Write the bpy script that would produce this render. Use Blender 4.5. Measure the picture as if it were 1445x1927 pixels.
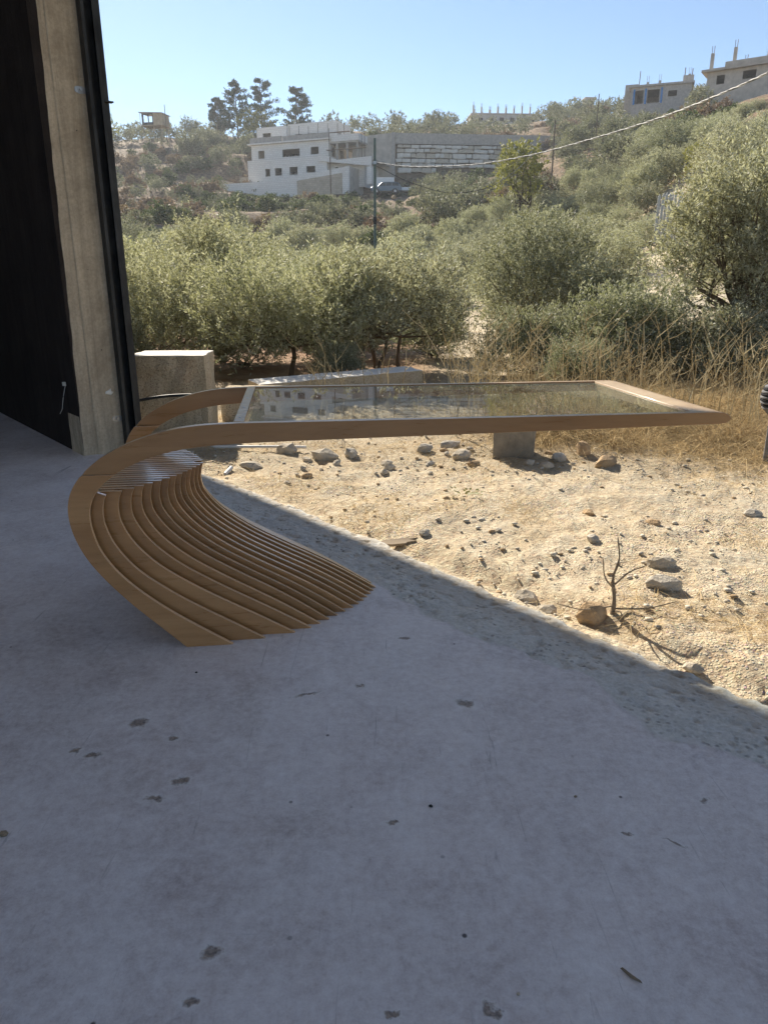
import bpy, math, random
import numpy as np
from mathutils import Vector, Matrix, noise as mn

for o in list(bpy.data.objects):
    bpy.data.objects.remove(o)
S = bpy.context.scene
COL = S.collection
R = math.radians

# ------------------------------------------------------------------ camera
EYE = 1.15
cam_d = bpy.data.cameras.new('camera')
cam = bpy.data.objects.new('camera', cam_d)
COL.objects.link(cam)
cam.location = (0, 0, EYE)
cam.rotation_euler = (R(90 - 17.5), 0, 0)
cam_d.sensor_fit = 'VERTICAL'
cam_d.sensor_height = 36.0
cam_d.lens = 36.0 * 1350 / 1927
cam_d.clip_end = 3000
cam_d.clip_start = 0.05
S.camera = cam

# ------------------------------------------------------------------ sky and sun
SUN_DIR = Vector((-0.391, 0.920, 0)).normalized()
SUN_EL = R(31)
w = bpy.data.worlds.new('World')
S.world = w
w.use_nodes = True
nt = w.node_tree
nt.nodes.clear()
sky = nt.nodes.new('ShaderNodeTexSky')
sky.sky_type = 'NISHITA'
sky.sun_disc = False
sky.sun_elevation = SUN_EL
sky.sun_rotation = math.atan2(SUN_DIR.x, SUN_DIR.y)
sky.altitude = 500
sky.air_density = 1.0
sky.dust_density = 0.1
sky.ozone_density = 3.0
bg = nt.nodes.new('ShaderNodeBackground')
bg.inputs[1].default_value = 0.066
wo = nt.nodes.new('ShaderNodeOutputWorld')
nt.links.new(sky.outputs[0], bg.inputs[0])
nt.links.new(bg.outputs[0], wo.inputs[0])

sd = bpy.data.lights.new('sun', 'SUN')
sd.energy = 4.4
sd.angle = R(0.53)
sd.color = (1.0, 0.91, 0.77)
so = bpy.data.objects.new('sun', sd)
COL.objects.link(so)
to_sun = Vector((SUN_DIR.x * math.cos(SUN_EL), SUN_DIR.y * math.cos(SUN_EL), math.sin(SUN_EL)))
so.rotation_euler = to_sun.to_track_quat('Z', 'Y').to_euler()
so.location = (-20, 20, 30)

S.render.engine = 'CYCLES'
S.view_settings.view_transform = 'Standard'
S.view_settings.look = 'None'
S.view_settings.gamma = 1
S.view_settings.use_curve_mapping = False
S.view_settings.exposure = 1.2
S.cycles.max_bounces = 8
S.cycles.diffuse_bounces = 5
S.cycles.transparent_max_bounces = 12
S.cycles.volume_bounces = 0

# ------------------------------------------------------------------ helpers
def tag(o, label=None, cat=None, group=None, kind=None):
    if label: o['label'] = label
    if cat: o['category'] = cat
    if group: o['group'] = group
    if kind: o['kind'] = kind
    return o

def empty(name, loc=(0, 0, 0), rz=0.0):
    o = bpy.data.objects.new(name, None)
    o.empty_display_size = 0.2
    o.location = loc
    o.rotation_euler = (0, 0, rz)
    COL.objects.link(o)
    return o

def link_mesh(name, me, parent=None, loc=None):
    o = bpy.data.objects.new(name, me)
    COL.objects.link(o)
    if parent: o.parent = parent
    if loc: o.location = loc
    return o

class MB:
    """collects shapes and links them as one mesh object"""
    def __init__(s):
        s.v = []; s.f = []; s.m = []
    def add(s, vs, fs, mi=0):
        k = len(s.v)
        s.v += [tuple(p) for p in vs]
        s.f += [tuple(i + k for i in f) for f in fs]
        s.m += [mi] * len(fs)
        return s
    def box(s, x0, x1, y0, y1, z0, z1, mi=0):
        v = [(x0,y0,z0),(x1,y0,z0),(x1,y1,z0),(x0,y1,z0),(x0,y0,z1),(x1,y0,z1),(x1,y1,z1),(x0,y1,z1)]
        return s.add(v, [(0,3,2,1),(4,5,6,7),(0,1,5,4),(1,2,6,5),(2,3,7,6),(3,0,4,7)], mi)
    def prism(s, poly, d0, d1, mi=0, me=None):
        """poly: (x,z) outline, extruded along y"""
        n = len(poly)
        v = [(p[0], d0, p[1]) for p in poly] + [(p[0], d1, p[1]) for p in poly]
        f = [tuple(range(n)), tuple(reversed(range(n, 2 * n)))]
        for i in range(n):
            j = (i + 1) % n
            f.append((j, i, i + n, j + n))
        s.add(v, f, mi)
        if me is not None: s.m[-n:] = [me]*n
        return s
    def tube(s, pts, rad, n=6, mi=0, cap=True):
        pts = [Vector(p) for p in pts]
        if not hasattr(rad, '__len__'): rad = [rad] * len(pts)
        vs = []; fs = []
        up = Vector((0.13, 0.21, 0.97))
        for i, p in enumerate(pts):
            a = pts[max(i - 1, 0)]; b = pts[min(i + 1, len(pts) - 1)]
            t = (b - a).normalized()
            x = t.cross(up)
            if x.length < 0.05: x = t.cross(Vector((1, 0, 0)))
            x.normalize(); y = t.cross(x)
            for k in range(n):
                an = 2 * math.pi * k / n
                vs.append(p + (x * math.cos(an) + y * math.sin(an)) * rad[i])
        for i in range(len(pts) - 1):
            for k in range(n):
                k2 = (k + 1) % n
                fs.append((i*n + k, i*n + k2, (i+1)*n + k2, (i+1)*n + k))
        if cap:
            fs.append(tuple(reversed(range(n))))
            fs.append(tuple(range((len(pts)-1)*n, len(pts)*n)))
        return s.add(vs, fs, mi)
    def mesh(s, name, mats, smooth=None):
        me = bpy.data.meshes.new(name)
        me.from_pydata(s.v, [], s.f)
        if not isinstance(mats, (list, tuple)): mats = [mats]
        for m in mats: me.materials.append(m)
        if any(s.m): me.polygons.foreach_set('material_index', s.m)
        if smooth is not None:
            me.polygons.foreach_set('use_smooth', [True] * len(me.polygons))
            me.set_sharp_from_angle(angle=R(smooth))
        me.update()
        return me
    def build(s, name, mats, parent=None, smooth=None, bevel=0.0, loc=None):
        o = link_mesh(name, s.mesh(name, mats, smooth), parent, loc)
        if bevel:
            b = o.modifiers.new('bevel', 'BEVEL')
            b.width = bevel; b.segments = 2; b.limit_method = 'ANGLE'; b.angle_limit = R(35)
        return o

def np_mesh(name, V, F, mats, mi=None, smooth=False):
    """V (n,3), F (m,k) arrays"""
    me = bpy.data.meshes.new(name)
    V = np.asarray(V, np.float32); F = np.asarray(F, np.int32)
    me.vertices.add(len(V)); me.vertices.foreach_set('co', V.ravel())
    k = F.shape[1]
    me.loops.add(F.size); me.loops.foreach_set('vertex_index', F.ravel())
    me.polygons.add(len(F))
    me.polygons.foreach_set('loop_start', np.arange(0, F.size, k, dtype=np.int32))
    if not isinstance(mats, (list, tuple)): mats = [mats]
    for m in mats: me.materials.append(m)
    if mi is not None: me.polygons.foreach_set('material_index', np.asarray(mi, np.int32))
    if smooth: me.polygons.foreach_set('use_smooth', np.ones(len(F), bool))
    me.update(calc_edges=True)
    return me

def catmull(P, n=6):
    P = [np.array(p, float) for p in P]
    out = []
    for i in range(len(P) - 1):
        a = P[i-1] if i > 0 else 2*P[0] - P[1]
        b, c = P[i], P[i+1]
        d = P[i+2] if i + 2 < len(P) else 2*P[-1] - P[-2]
        for k in range(n):
            t = k / n
            out.append(0.5*((2*b) + (-a+c)*t + (2*a-5*b+4*c-d)*t*t + (-a+3*b-3*c+d)*t**3))
    out.append(P[-1])
    return [tuple(p) for p in out]

# value noise in numpy (2D), 0..1
_rs = np.random.RandomState(5)
_tab = _rs.rand(256, 256)
def vn(x, y):
    x = np.asarray(x, float); y = np.asarray(y, float)
    xi = np.floor(x).astype(int); yi = np.floor(y).astype(int)
    fx = x - xi; fy = y - yi
    fx = fx*fx*(3-2*fx); fy = fy*fy*(3-2*fy)
    a = _tab[xi & 255, yi & 255]; b = _tab[(xi+1) & 255, yi & 255]
    c = _tab[xi & 255, (yi+1) & 255]; d = _tab[(xi+1) & 255, (yi+1) & 255]
    return (a*(1-fx)+b*fx)*(1-fy) + (c*(1-fx)+d*fx)*fy
def fbm(x, y, o=4):
    s = 0; a = 0.5; t = 0
    for i in range(o):
        s = s + a*vn(x*2**i + 17.3*i, y*2**i + 9.1*i); t += a; a *= 0.5
    return s/t
def sstep(a, b, x):
    t = np.clip((x-a)/(b-a), 0, 1)
    return t*t*(3-2*t)

# the facade frame: u runs along the front of the building, v points outwards
S0 = np.array((-1.172, 4.554)); UD = np.array((0.641, -0.7675)); VD = np.array((0.7675, 0.641))
def uv2w(u, v): return (S0[0] + u*UD[0] + v*VD[0], S0[1] + u*UD[1] + v*VD[1])
def w2uv(x, y):
    dx = x - S0[0]; dy = y - S0[1]
    return dx*UD[0] + dy*UD[1], dx*VD[0] + dy*VD[1]
FACADE_RZ = math.atan2(UD[1], UD[0])

# ------------------------------------------------------------------ materials
class NT:
    def __init__(s, name):
        s.mat = bpy.data.materials.new(name); s.mat.use_nodes = True
        s.t = s.mat.node_tree; s.t.nodes.clear()
        s.out = s.n('ShaderNodeOutputMaterial')
        s.tc = None
    def n(s, typ, **kw):
        x = s.t.nodes.new(typ)
        for k, v in kw.items(): setattr(x, k, v)
        return x
    def l(s, a, b): s.t.links.new(a, b)
    def set(s, node, key, val):
        i = node.inputs[key]
        if isinstance(val, bpy.types.NodeSocket): s.l(val, i)
        else:
            if i.type == 'RGBA' and len(val) == 3: val = (*val, 1)
            i.default_value = val
    def co(s, which='Object', scale=None):
        if s.tc is None: s.tc = s.n('ShaderNodeTexCoord')
        o = s.tc.outputs[which]
        if scale is not None:
            m = s.n('ShaderNodeMapping'); s.l(o, m.inputs[0])
            m.inputs['Scale'].default_value = scale if hasattr(scale, '__len__') else (scale,)*3
            o = m.outputs[0]
        return o
    def noise(s, vec, scale, detail=4, rough=0.6, dist=0.0, col=False):
        x = s.n('ShaderNodeTexNoise'); s.l(vec, x.inputs['Vector'])
        x.inputs['Scale'].default_value = scale; x.inputs['Detail'].default_value = detail
        x.inputs['Roughness'].default_value = rough; x.inputs['Distortion'].default_value = dist
        return x.outputs['Color' if col else 'Fac']
    def voro(s, vec, scale, feature='F1', out='Distance', rand=1.0):
        x = s.n('ShaderNodeTexVoronoi', feature=feature); s.l(vec, x.inputs['Vector'])
        x.inputs['Scale'].default_value = scale
        x.inputs['Randomness'].default_value = rand
        return x.outputs[out]
    def ramp(s, fac, stops):
        x = s.n('ShaderNodeValToRGB'); s.l(fac, x.inputs[0])
        e = x.color_ramp.elements
        while len(e) < len(stops): e.new(0.5)
        for i, (p, c) in enumerate(stops):
            e[i].position = p
            e[i].color = (c, c, c, 1) if not hasattr(c, '__len__') else (*c, 1)
        return x.outputs[0]
    def mix(s, fac, a, b, mode='MIX'):
        x = s.n('ShaderNodeMix', data_type='RGBA', blend_type=mode)
        s.set(x, 0, fac); s.set(x, 6, a); s.set(x, 7, b)
        return x.outputs[2]
    def math(s, op, a, b=0.0, clamp=False):
        x = s.n('ShaderNodeMath', operation=op, use_clamp=clamp)
        s.set(x, 0, a); s.set(x, 1, b)
        return x.outputs[0]
    def bump(s, h, strength=0.3, dist=0.02, normal=None):
        x = s.n('ShaderNodeBump'); s.l(h, x.inputs['Height'])
        x.inputs['Strength'].default_value = strength; x.inputs['Distance'].default_value = dist
        if normal is not None: s.l(normal, x.inputs['Normal'])
        return x.outputs[0]
    def attr(s, name, out='Fac'):
        x = s.n('ShaderNodeAttribute'); x.attribute_name = name
        return x.outputs[out]
    def bsdf(s, col, rough=0.8, bump=None, metal=0.0, spec=0.5, **kw):
        x = s.n('ShaderNodeBsdfPrincipled')
        s.set(x, 'Base Color', col); s.set(x, 'Roughness', rough)
        s.set(x, 'Metallic', metal); s.set(x, 'Specular IOR Level', spec)
        if bump is not None: s.l(bump, x.inputs['Normal'])
        for k, v in kw.items(): s.set(x, k, v)
        s.l(x.outputs[0], s.out.inputs[0])
        return x
M = {}

def simple(name, c, rough=0.8, var=0.25, scale=3.0, bump=0.2, metal=0.0, spec=0.4, bd=0.01):
    t = NT(name); v = t.co()
    n = t.noise(v, scale, 6)
    hi = tuple(min(1, x*(1+var)) for x in c); lo = tuple(x*(1-var) for x in c)
    colr = t.ramp(n, [(0.3, lo), (0.7, hi)])
    if rough > .84: spec = .12
    t.bsdf(colr, rough, t.bump(t.noise(v, scale*8, 5), bump, bd), metal, spec)
    M[name] = t.mat
    return t.mat

# smooth workshop floor: mottled grey concrete with chips knocked out of it
def mat_floor():
    t = NT('floor_concrete'); v = t.co()
    big = t.noise(v, 0.9, 5, 0.6, 0.4)
    mid = t.noise(v, 3.5, 6, 0.65, 0.6)
    fine = t.noise(v, 45, 6, 0.7)
    c = t.ramp(big, [(0.3, (0.58, 0.545, 0.54)), (0.7, (0.74, 0.70, 0.69))])
    c = t.mix(0.55, c, t.ramp(mid, [(0.3, 0.30), (0.7, 0.7)]), 'OVERLAY')
    c = t.mix(t.ramp(t.noise(v, 1.7, 6, 0.7, 1.2), [(0.52, 0.0), (0.72, 0.45)]), c, (0.45, 0.41, 0.39))
    c = t.mix(0.42, c, t.ramp(fine, [(0.3, 0.2), (0.7, 0.8)]), 'OVERLAY')
    c = t.mix(0.5, c, t.ramp(t.noise(v, 11, 7, 0.78, 0.8), [(0.3, 0.30), (0.7, 0.70)]), 'OVERLAY')
    c = t.mix(0.25, c, t.ramp(t.noise(v, 190, 3, 0.8), [(0.3, 0.2), (0.7, 0.8)]), 'OVERLAY')
    # trowel and drag scratches
    st = t.noise(t.co('Object', (26, 1.6, 1)), 1.2, 5, 0.7, 1.5)
    c = t.mix(t.ramp(st, [(0.63, 0.0), (0.72, 0.5)]), c, (0.20, 0.19, 0.19))
    st2 = t.noise(t.co('Object', (2.2, 30, 1)), 1.0, 4, 0.7, 2.0)
    c = t.mix(t.ramp(st2, [(0.69, 0.0), (0.76, 0.3)]), c, (0.45, 0.45, 0.45))
    st3 = t.noise(t.co('Object', (7, 5, 1)), 1.6, 8, 0.85, 3.5)
    c = t.mix(t.ramp(st3, [(0.60, 0.0), (0.70, 0.30)]), c, (0.36, 0.34, 0.33))
    c = t.mix(t.ramp(st3, [(0.28, 0.35), (0.38, 0.0)]), c, (0.74, 0.73, 0.71))
    # small specks of dirt
    vd = t.voro(v, 9.0)
    sp = t.math('MULTIPLY', t.ramp(vd, [(0.03, 1.0), (0.055, 0.0)]), t.ramp(t.noise(v, 2.6, 3), [(0.46, 0.0), (0.52, 0.9)]))
    c = t.mix(sp, c, (0.035, 0.03, 0.028))
    # chips: each knocked out at its own place
    warp = t.n('ShaderNodeVectorMath', operation='ADD')
    t.l(v, warp.inputs[0])
    wn = t.noise(v, 30, 3, 0.7, 0, True)
    sc = t.n('ShaderNodeVectorMath', operation='MULTIPLY_ADD'); t.l(wn, sc.inputs[0])
    sc.inputs[1].default_value = (0.045,)*3; sc.inputs[2].default_value = (-0.0225,)*3
    t.l(sc.outputs[0], warp.inputs[1])
    pit = None
    for (px, py, rx, ry, an) in PITS:
        m = t.n('ShaderNodeMapping', vector_type='TEXTURE'); t.l(warp.outputs[0], m.inputs[0])
        m.inputs['Location'].default_value = (px, py, 0)
        m.inputs['Rotation'].default_value = (0, 0, an)
        m.inputs['Scale'].default_value = (rx, ry, 1000)
        ln = t.n('ShaderNodeVectorMath', operation='LENGTH'); t.l(m.outputs[0], ln.inputs[0])
        pit = ln.outputs['Value'] if pit is None else t.math('MINIMUM', pit, ln.outputs['Value'])
    pm = t.math('MULTIPLY', t.ramp(t.math('ADD', pit, t.math('MULTIPLY', t.math('SUBTRACT', fine, 0.5), 0.9)), [(0.5, 1.0), (1.05, 0.0)]), 0.85)
    rim = t.ramp(pit, [(0.8, 0.0), (1.0, 0.35), (1.0, 0.35)])
    halo = t.math('MULTIPLY', t.ramp(t.math('MULTIPLY', pit, 0.5), [(0.5, 1.0), (0.8, 0.0)]), 0.45)
    c = t.mix(halo, c, (0.74, 0.73, 0.71))
    c = t.mix(pm, c, t.ramp(t.noise(v, 120, 4), [(0.35, (0.09, 0.065, 0.05)), (0.7, (0.40, 0.32, 0.25))]))
    h = t.math('ADD', t.math('MULTIPLY', fine, 0.15), t.math('MULTIPLY', pm, -2.2))
    h = t.math('ADD', h, t.math('MULTIPLY', mid, 0.5))
    rough = t.ramp(mid, [(0.3, 0.48), (0.7, 0.68)])
    # the rough threshold strip: same cement, broken and pitted
    n = t.noise(v, 9, 6, 0.7); f = t.noise(v, 70, 5, 0.75)
    rc = t.ramp(n, [(0.25, (0.48, 0.48, 0.45)), (0.7, (0.66, 0.66, 0.62))])
    rc = t.mix(0.5, rc, t.ramp(f, [(0.3, 0.2), (0.7, 0.8)]), 'OVERLAY')
    pitv = t.voro(v, 42, 'F1')
    pits = t.math('MULTIPLY', t.ramp(pitv, [(0.16, 1.0), (0.36, 0.0)]), t.ramp(t.noise(v, 6, 4), [(0.42, 0.0), (0.6, 1.0)]))
    rc = t.mix(t.math('MULTIPLY', pits, 0.6), rc, (0.14, 0.125, 0.11))
    dirt = t.math('MULTIPLY', t.attr('dirt'), t.ramp(t.noise(v, 18, 5, 0.7), [(0.35, 0.0), (0.6, 1.0)]))
    rc = t.mix(dirt, rc, (0.42, 0.35, 0.26))
    mk = t.ramp(t.math('ADD', t.attr('rough_mask'), t.math('MULTIPLY', t.math('SUBTRACT', t.noise(v, 5, 6, 0.75), 0.5), 0.7)), [(0.42, 0.0), (0.58, 1.0)])
    c = t.mix(mk, c, rc)
    h2 = t.math('SUBTRACT', t.math('ADD', t.math('MULTIPLY', n, 0.8), f), pits)
    hh = t.math('ADD', h, t.math('MULTIPLY', t.math('SUBTRACT', h2, h), mk))
    t.bsdf(c, t.math('ADD', rough, t.math('MULTIPLY', mk, 0.25)), t.bump(hh, 0.4, 0.010), spec=0.45)
    M['floor'] = t.mat

def mat_ground():
    t = NT('dry_earth'); v = t.co()
    n1 = t.noise(v, 0.55, 6, 0.6, 0.3); n2 = t.noise(v, 4, 7, 0.7); n3 = t.noise(v, 32, 6, 0.75); n4 = t.noise(v, 110, 4, 0.7)
    c = t.ramp(n1, [(0.3, (0.52, 0.415, 0.275)), (0.7, (0.66, 0.55, 0.385))])
    c = t.mix(t.ramp(n2, [(0.42, 0.0), (0.62, 0.7)]), c, (0.66, 0.58, 0.44))
    c = t.mix(0.65, c, t.ramp(n3, [(0.28, 0.18), (0.72, 0.82)]), 'OVERLAY')
    c = t.mix(0.4, c, t.ramp(n4, [(0.3, 0.15), (0.7, 0.85)]), 'OVERLAY')
    lit = t.math('MULTIPLY', t.ramp(t.noise(v, 1.3, 6, 0.75, 0.8), [(0.50, 0.0), (0.66, 0.75)]), t.ramp(t.noise(t.co('Object', (22, 60, 1)), 1.0, 4, 0.7, 1.0), [(0.40, 0.0), (0.60, 1.0)]))
    c = t.mix(lit, c, (0.46, 0.32, 0.17))
    gry = t.math('MULTIPLY', t.ramp(t.noise(v, 0.8, 5, 0.7), [(0.48, 0.0), (0.62, 0.6)]), t.ramp(t.noise(v, 55, 4, 0.8), [(0.42, 0.0), (0.6, 1.0)]))
    c = t.mix(gry, c, (0.36, 0.34, 0.28))
    # pale gravel grains
    vc = t.n('ShaderNodeTexVoronoi'); t.l(v, vc.inputs['Vector']); vc.inputs['Scale'].default_value = 75
    grain = t.ramp(vc.outputs['Distance'], [(0.25, 1.0), (0.45, 0.0)])
    gm = t.math('MULTIPLY', grain, t.math('MULTIPLY', t.ramp(t.noise(v, 2.2, 4), [(0.45, 0.0), (0.6, 1.0)]), t.attr('near')))
    gcol = t.mix(0.5, (0.62, 0.60, 0.54), vc.outputs['Color'], 'MULTIPLY')
    c = t.mix(t.math('MULTIPLY', gm, 0.6), c, gcol)
    red = t.math('MULTIPLY', t.attr('red'), t.ramp(t.noise(v, 0.9, 5, 0.7), [(0.3, 0.5), (0.6, 1.0)]))
    c = t.mix(red, c, t.ramp(t.noise(v, 5, 5), [(0.3, (0.23, 0.115, 0.06)), (0.7, (0.40, 0.24, 0.14))]))
    dry = t.math('MULTIPLY', t.attr('dry'), t.ramp(t.noise(v, 0.5, 6, 0.75), [(0.35, 0.2), (0.6, 1.0)]))
    c = t.mix(dry, c, t.ramp(t.noise(v, 7, 5, 0.7), [(0.3, (0.13, 0.10, 0.055)), (0.7, (0.42, 0.31, 0.17))]))
    scr = t.math('MULTIPLY', t.attr('scrub'), t.ramp(t.noise(v, 0.16, 7, 0.75), [(0.34, 0.75), (0.48, 1.0)]))
    c = t.mix(scr, c, t.ramp(t.noise(v, 1.8, 6, 0.8), [(0.3, (0.075, 0.055, 0.035)), (0.5, (0.22, 0.15, 0.09)), (0.72, (0.48, 0.335, 0.20))]))
    rock = t.math('MULTIPLY', t.attr('scrub'), t.ramp(t.noise(t.co('Object', (0.05, 0.05, 0.7)), 1.5, 6, 0.7, 0.5), [(0.60, 0.0), (0.68, 0.8)]))
    c = t.mix(rock, c, (0.46, 0.42, 0.36))
    h = t.math('ADD', t.math('MULTIPLY', n2, 1.2), t.math('ADD', t.math('MULTIPLY', n3, 0.7), t.math('MULTIPLY', gm, 0.5)))
    t.bsdf(c, 0.95, t.bump(h, 0.75, 0.03), spec=0.15)
    M['ground'] = t.mat

def mat_wood(name, a, b, rough=0.42, axis=(2.0, 26, 26), spec=0.45):
    t = NT(name)
    v = t.co('Object', axis)
    oi = t.n('ShaderNodeObjectInfo')
    vv = t.n('ShaderNodeVectorMath', operation='ADD'); t.l(v, vv.inputs[0])
    cm = t.n('ShaderNodeCombineXYZ'); m = t.math('MULTIPLY', oi.outputs['Random'], 40.0)
    t.l(m, cm.inputs[0]); t.l(m, cm.inputs[2]); t.l(cm.outputs[0], vv.inputs[1])
    n = t.noise(vv.outputs[0], 1.0, 6, 0.65, 1.2)
    f = t.noise(vv.outputs[0], 6.0, 4, 0.7)
    c = t.ramp(n, [(0.3, a), (0.72, b)])
    c = t.mix(0.14, c, t.ramp(f, [(0.3, 0.25), (0.7, 0.75)]), 'OVERLAY')
    k = t.math('ADD', t.math('MULTIPLY', oi.outputs['Random'], 0.35), 0.82)
    mm = t.n('ShaderNodeVectorMath', operation='SCALE'); t.l(c, mm.inputs[0]); t.l(k, mm.inputs['Scale'])
    t.bsdf(mm.outputs[0], t.ramp(f, [(0.3, rough-0.06), (0.7, rough+0.1)]), t.bump(n, 0.06, 0.002), spec=spec, **({'Coat Weight': 0.5, 'Coat Roughness': 0.12} if rough < .4 else {}))
    M[name] = t.mat

def mat_leaf(name, a, b, under, trans=0.35, rough=0.62):
    t = NT(name)
    g = t.n('ShaderNodeNewGeometry'); oi = t.n('ShaderNodeObjectInfo')
    c = t.ramp(g.outputs['Random Per Island'], [(0.0, a), (1.0, b)])
    big = t.noise(t.co(), 1.6, 4, 0.6)
    c = t.mix(t.ramp(big, [(0.35, 0.0), (0.7, 0.6)]), c, tuple(x*1.25 for x in b))
    hs = t.n('ShaderNodeHueSaturation'); t.l(c, hs.inputs['Color'])
    t.l(t.math('ADD', t.math('MULTIPLY', oi.outputs['Random'], 0.035), 0.484), hs.inputs['Hue'])
    t.l(t.math('ADD', t.math('MULTIPLY', oi.outputs['Random'], 0.4), 0.85), hs.inputs['Value'])
    c = t.mix(g.outputs['Backfacing'], hs.outputs[0], under)
    d = t.n('ShaderNodeBsdfPrincipled'); t.l(c, d.inputs['Base Color'])
    d.inputs['Roughness'].default_value = rough; d.inputs['Specular IOR Level'].default_value = 0.3
    tr = t.n('ShaderNodeBsdfTranslucent')
    tc = t.mix(0.6, c, (1.0, 1.0, 0.6), 'MULTIPLY')
    sc = t.n('ShaderNodeVectorMath', operation='SCALE'); t.l(tc, sc.inputs[0]); sc.inputs['Scale'].default_value = 1.5
    t.l(sc.outputs[0], tr.inputs[0])
    mx = t.n('ShaderNodeMixShader'); mx.inputs[0].default_value = trans
    t.l(d.outputs[0], mx.inputs[1]); t.l(tr.outputs[0], mx.inputs[2]); t.l(mx.outputs[0], t.out.inputs[0])
    M[name] = t.mat

def mat_straw(name, a, b, trans=0.3):
    t = NT(name)
    g = t.n('ShaderNodeNewGeometry')
    c = t.ramp(g.outputs['Random Per Island'], [(0.0, a), (1.0, b)])
    d = t.n('ShaderNodeBsdfDiffuse'); t.l(c, d.inputs[0])
    tr = t.n('ShaderNodeBsdfTranslucent'); t.l(c, tr.inputs[0])
    mx = t.n('ShaderNodeMixShader'); mx.inputs[0].default_value = trans
    t.l(d.outputs[0], mx.inputs[1]); t.l(tr.outputs[0], mx.inputs[2]); t.l(mx.outputs[0], t.out.inputs[0])
    M[name] = t.mat

def mat_board_concrete(name, a, b, stain=(0.12, 0.10, 0.08)):
    t = NT(name); v = t.co()
    n = t.noise(v, 2.5, 7, 0.7, 0.5); f = t.noise(v, 60, 5, 0.7)
    str_ = t.noise(t.co('Object', (9, 9, 0.5)), 1.5, 5, 0.7, 0.6)
    c = t.ramp(n, [(0.3, a), (0.7, b)])
    c = t.mix(0.6, c, t.ramp(str_, [(0.3, 0.28), (0.7, 0.72)]), 'OVERLAY')
    c = t.mix(t.ramp(t.noise(v, 1.1, 6, 0.7, 1.0), [(0.48, 0.0), (0.72, 0.7)]), c, stain)
    holes = t.ramp(t.voro(v, 11), [(0.03, 1.0), (0.055, 0.0)])
    c = t.mix(holes, c, (0.04, 0.035, 0.03))
    c = t.mix(0.3, c, t.ramp(f, [(0.3, 0.25), (0.7, 0.75)]), 'OVERLAY')
    h = t.math('ADD', t.math('MULTIPLY', str_, 1.0), t.math('SUBTRACT', t.math('MULTIPLY', f, 0.4), holes))
    t.bsdf(c, 0.9, t.bump(h, 0.5, 0.008), spec=0.2)
    M[name] = t.mat

def mat_coarse_stone():
    t = NT('coarse_stone'); v = t.co()
    n = t.noise(v, 4, 5); f = t.noise(v, 60, 6, 0.8)
    c = t.ramp(n, [(0.3, (0.46, 0.38, 0.26)), (0.7, (0.58, 0.49, 0.36))])
    sp = t.ramp(t.voro(v, 55), [(0.18, 1.0), (0.34, 0.0)])
    c = t.mix(t.math('MULTIPLY', sp, 0.55), c, (0.16, 0.12, 0.08))
    c = t.mix(0.6, c, t.ramp(f, [(0.3, 0.2), (0.7, 0.8)]), 'OVERLAY')
    c = t.mix(t.ramp(t.noise(v, 3, 3), [(0.6, 0.0), (0.75, 0.35)]), c, (0.42, 0.24, 0.12))
    t.bsdf(c, 0.95, t.bump(t.math('SUBTRACT', f, sp), 0.6, 0.01), spec=0.1)
    M['coarse_stone'] = t.mat

def mat_courses(name, a, b, row=0.28, wid=0.55, mortar=None):
    t = NT(name); v = t.co()
    sx = t.n('ShaderNodeSeparateXYZ'); t.l(v, sx.inputs[0])
    cb = t.n('ShaderNodeCombineXYZ')
    t.l(t.math('ADD', sx.outputs[0], sx.outputs[1]), cb.inputs[0]); t.l(sx.outputs[2], cb.inputs[1])
    br = t.n('ShaderNodeTexBrick'); t.l(cb.outputs[0], br.inputs[0])
    br.inputs['Scale'].default_value = 1.0
    br.inputs['Brick Width'].default_value = wid; br.inputs['Row Height'].default_value = row
    br.inputs['Mortar Size'].default_value = 0.012
    t.set(br, 'Color1', a); t.set(br, 'Color2', b)
    t.set(br, 'Mortar', mortar or tuple(x*0.7 for x in a))
    c = t.mix(0.4, br.outputs[0], t.ramp(t.noise(v, 0.6, 6, 0.7), [(0.3, 0.35), (0.7, 0.65)]), 'OVERLAY')
    t.bsdf(c, 0.85, t.bump(t.noise(v, 6, 5), 0.3, 0.02), spec=0.2)
    M[name] = t.mat

PITS = [(-0.62,1.27,.032,.024,.3),(-0.60,1.12,.026,.018,-.5),(-0.415,.91,.022,.020,-.6),(-0.30,0.985,.0,.0,0)]
def floor_pt(px, py):
    u = (px-722.5)/1350; v = (963.5-py)/1350
    p = R(17.5)
    dy = math.cos(p)+v*math.sin(p); dz = v*math.cos(p)-math.sin(p)
    k = -EYE/dz
    return u*k, dy*k
# chips in the floor, each measured once and kept in metres
PITS = [(-0.3128, 0.9965, .021, .016, -.55), (-0.3263, 0.9035, .016, .012, -.2), (0.0120, 0.8830, .011, .009, .3),
        (0.0221, 0.8090, .017, .016, .6), (0.1777, 0.8880, .019, .012, -.8), (-0.6780, 1.7160, .032, .022, .2),
        (-0.5606, 1.6430, .018, .014, .5), (-0.7497, 1.5720, .024, .012, .1), (-0.8000, 1.5900, .014, .012, 0),
        (-0.4960, 1.4690, .022, .015, .3), (-0.5390, 1.4060, .030, .013, .1), (-0.9170, 0.9470, .022, .018, 0),
        (0.0160, 1.3280, .018, .010, .2), (-0.0700, 1.9050, .018, .010, .0), (0.2330, 1.8100, .030, .020, -.3),
        (-0.2300, 1.8550, .045, .010, .35), (0.0660, 2.2100, .022, .010, 0), (0.7490, 1.4030, .016, .009, .3),
        (0.5300, 1.2900, .014, .007, -.5), (0.6270, 1.2650, .026, .006, -.6), (0.7450, 1.6950, .03, .016, -.2)]
mat_floor(); mat_ground(); mat_coarse_stone()
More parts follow.
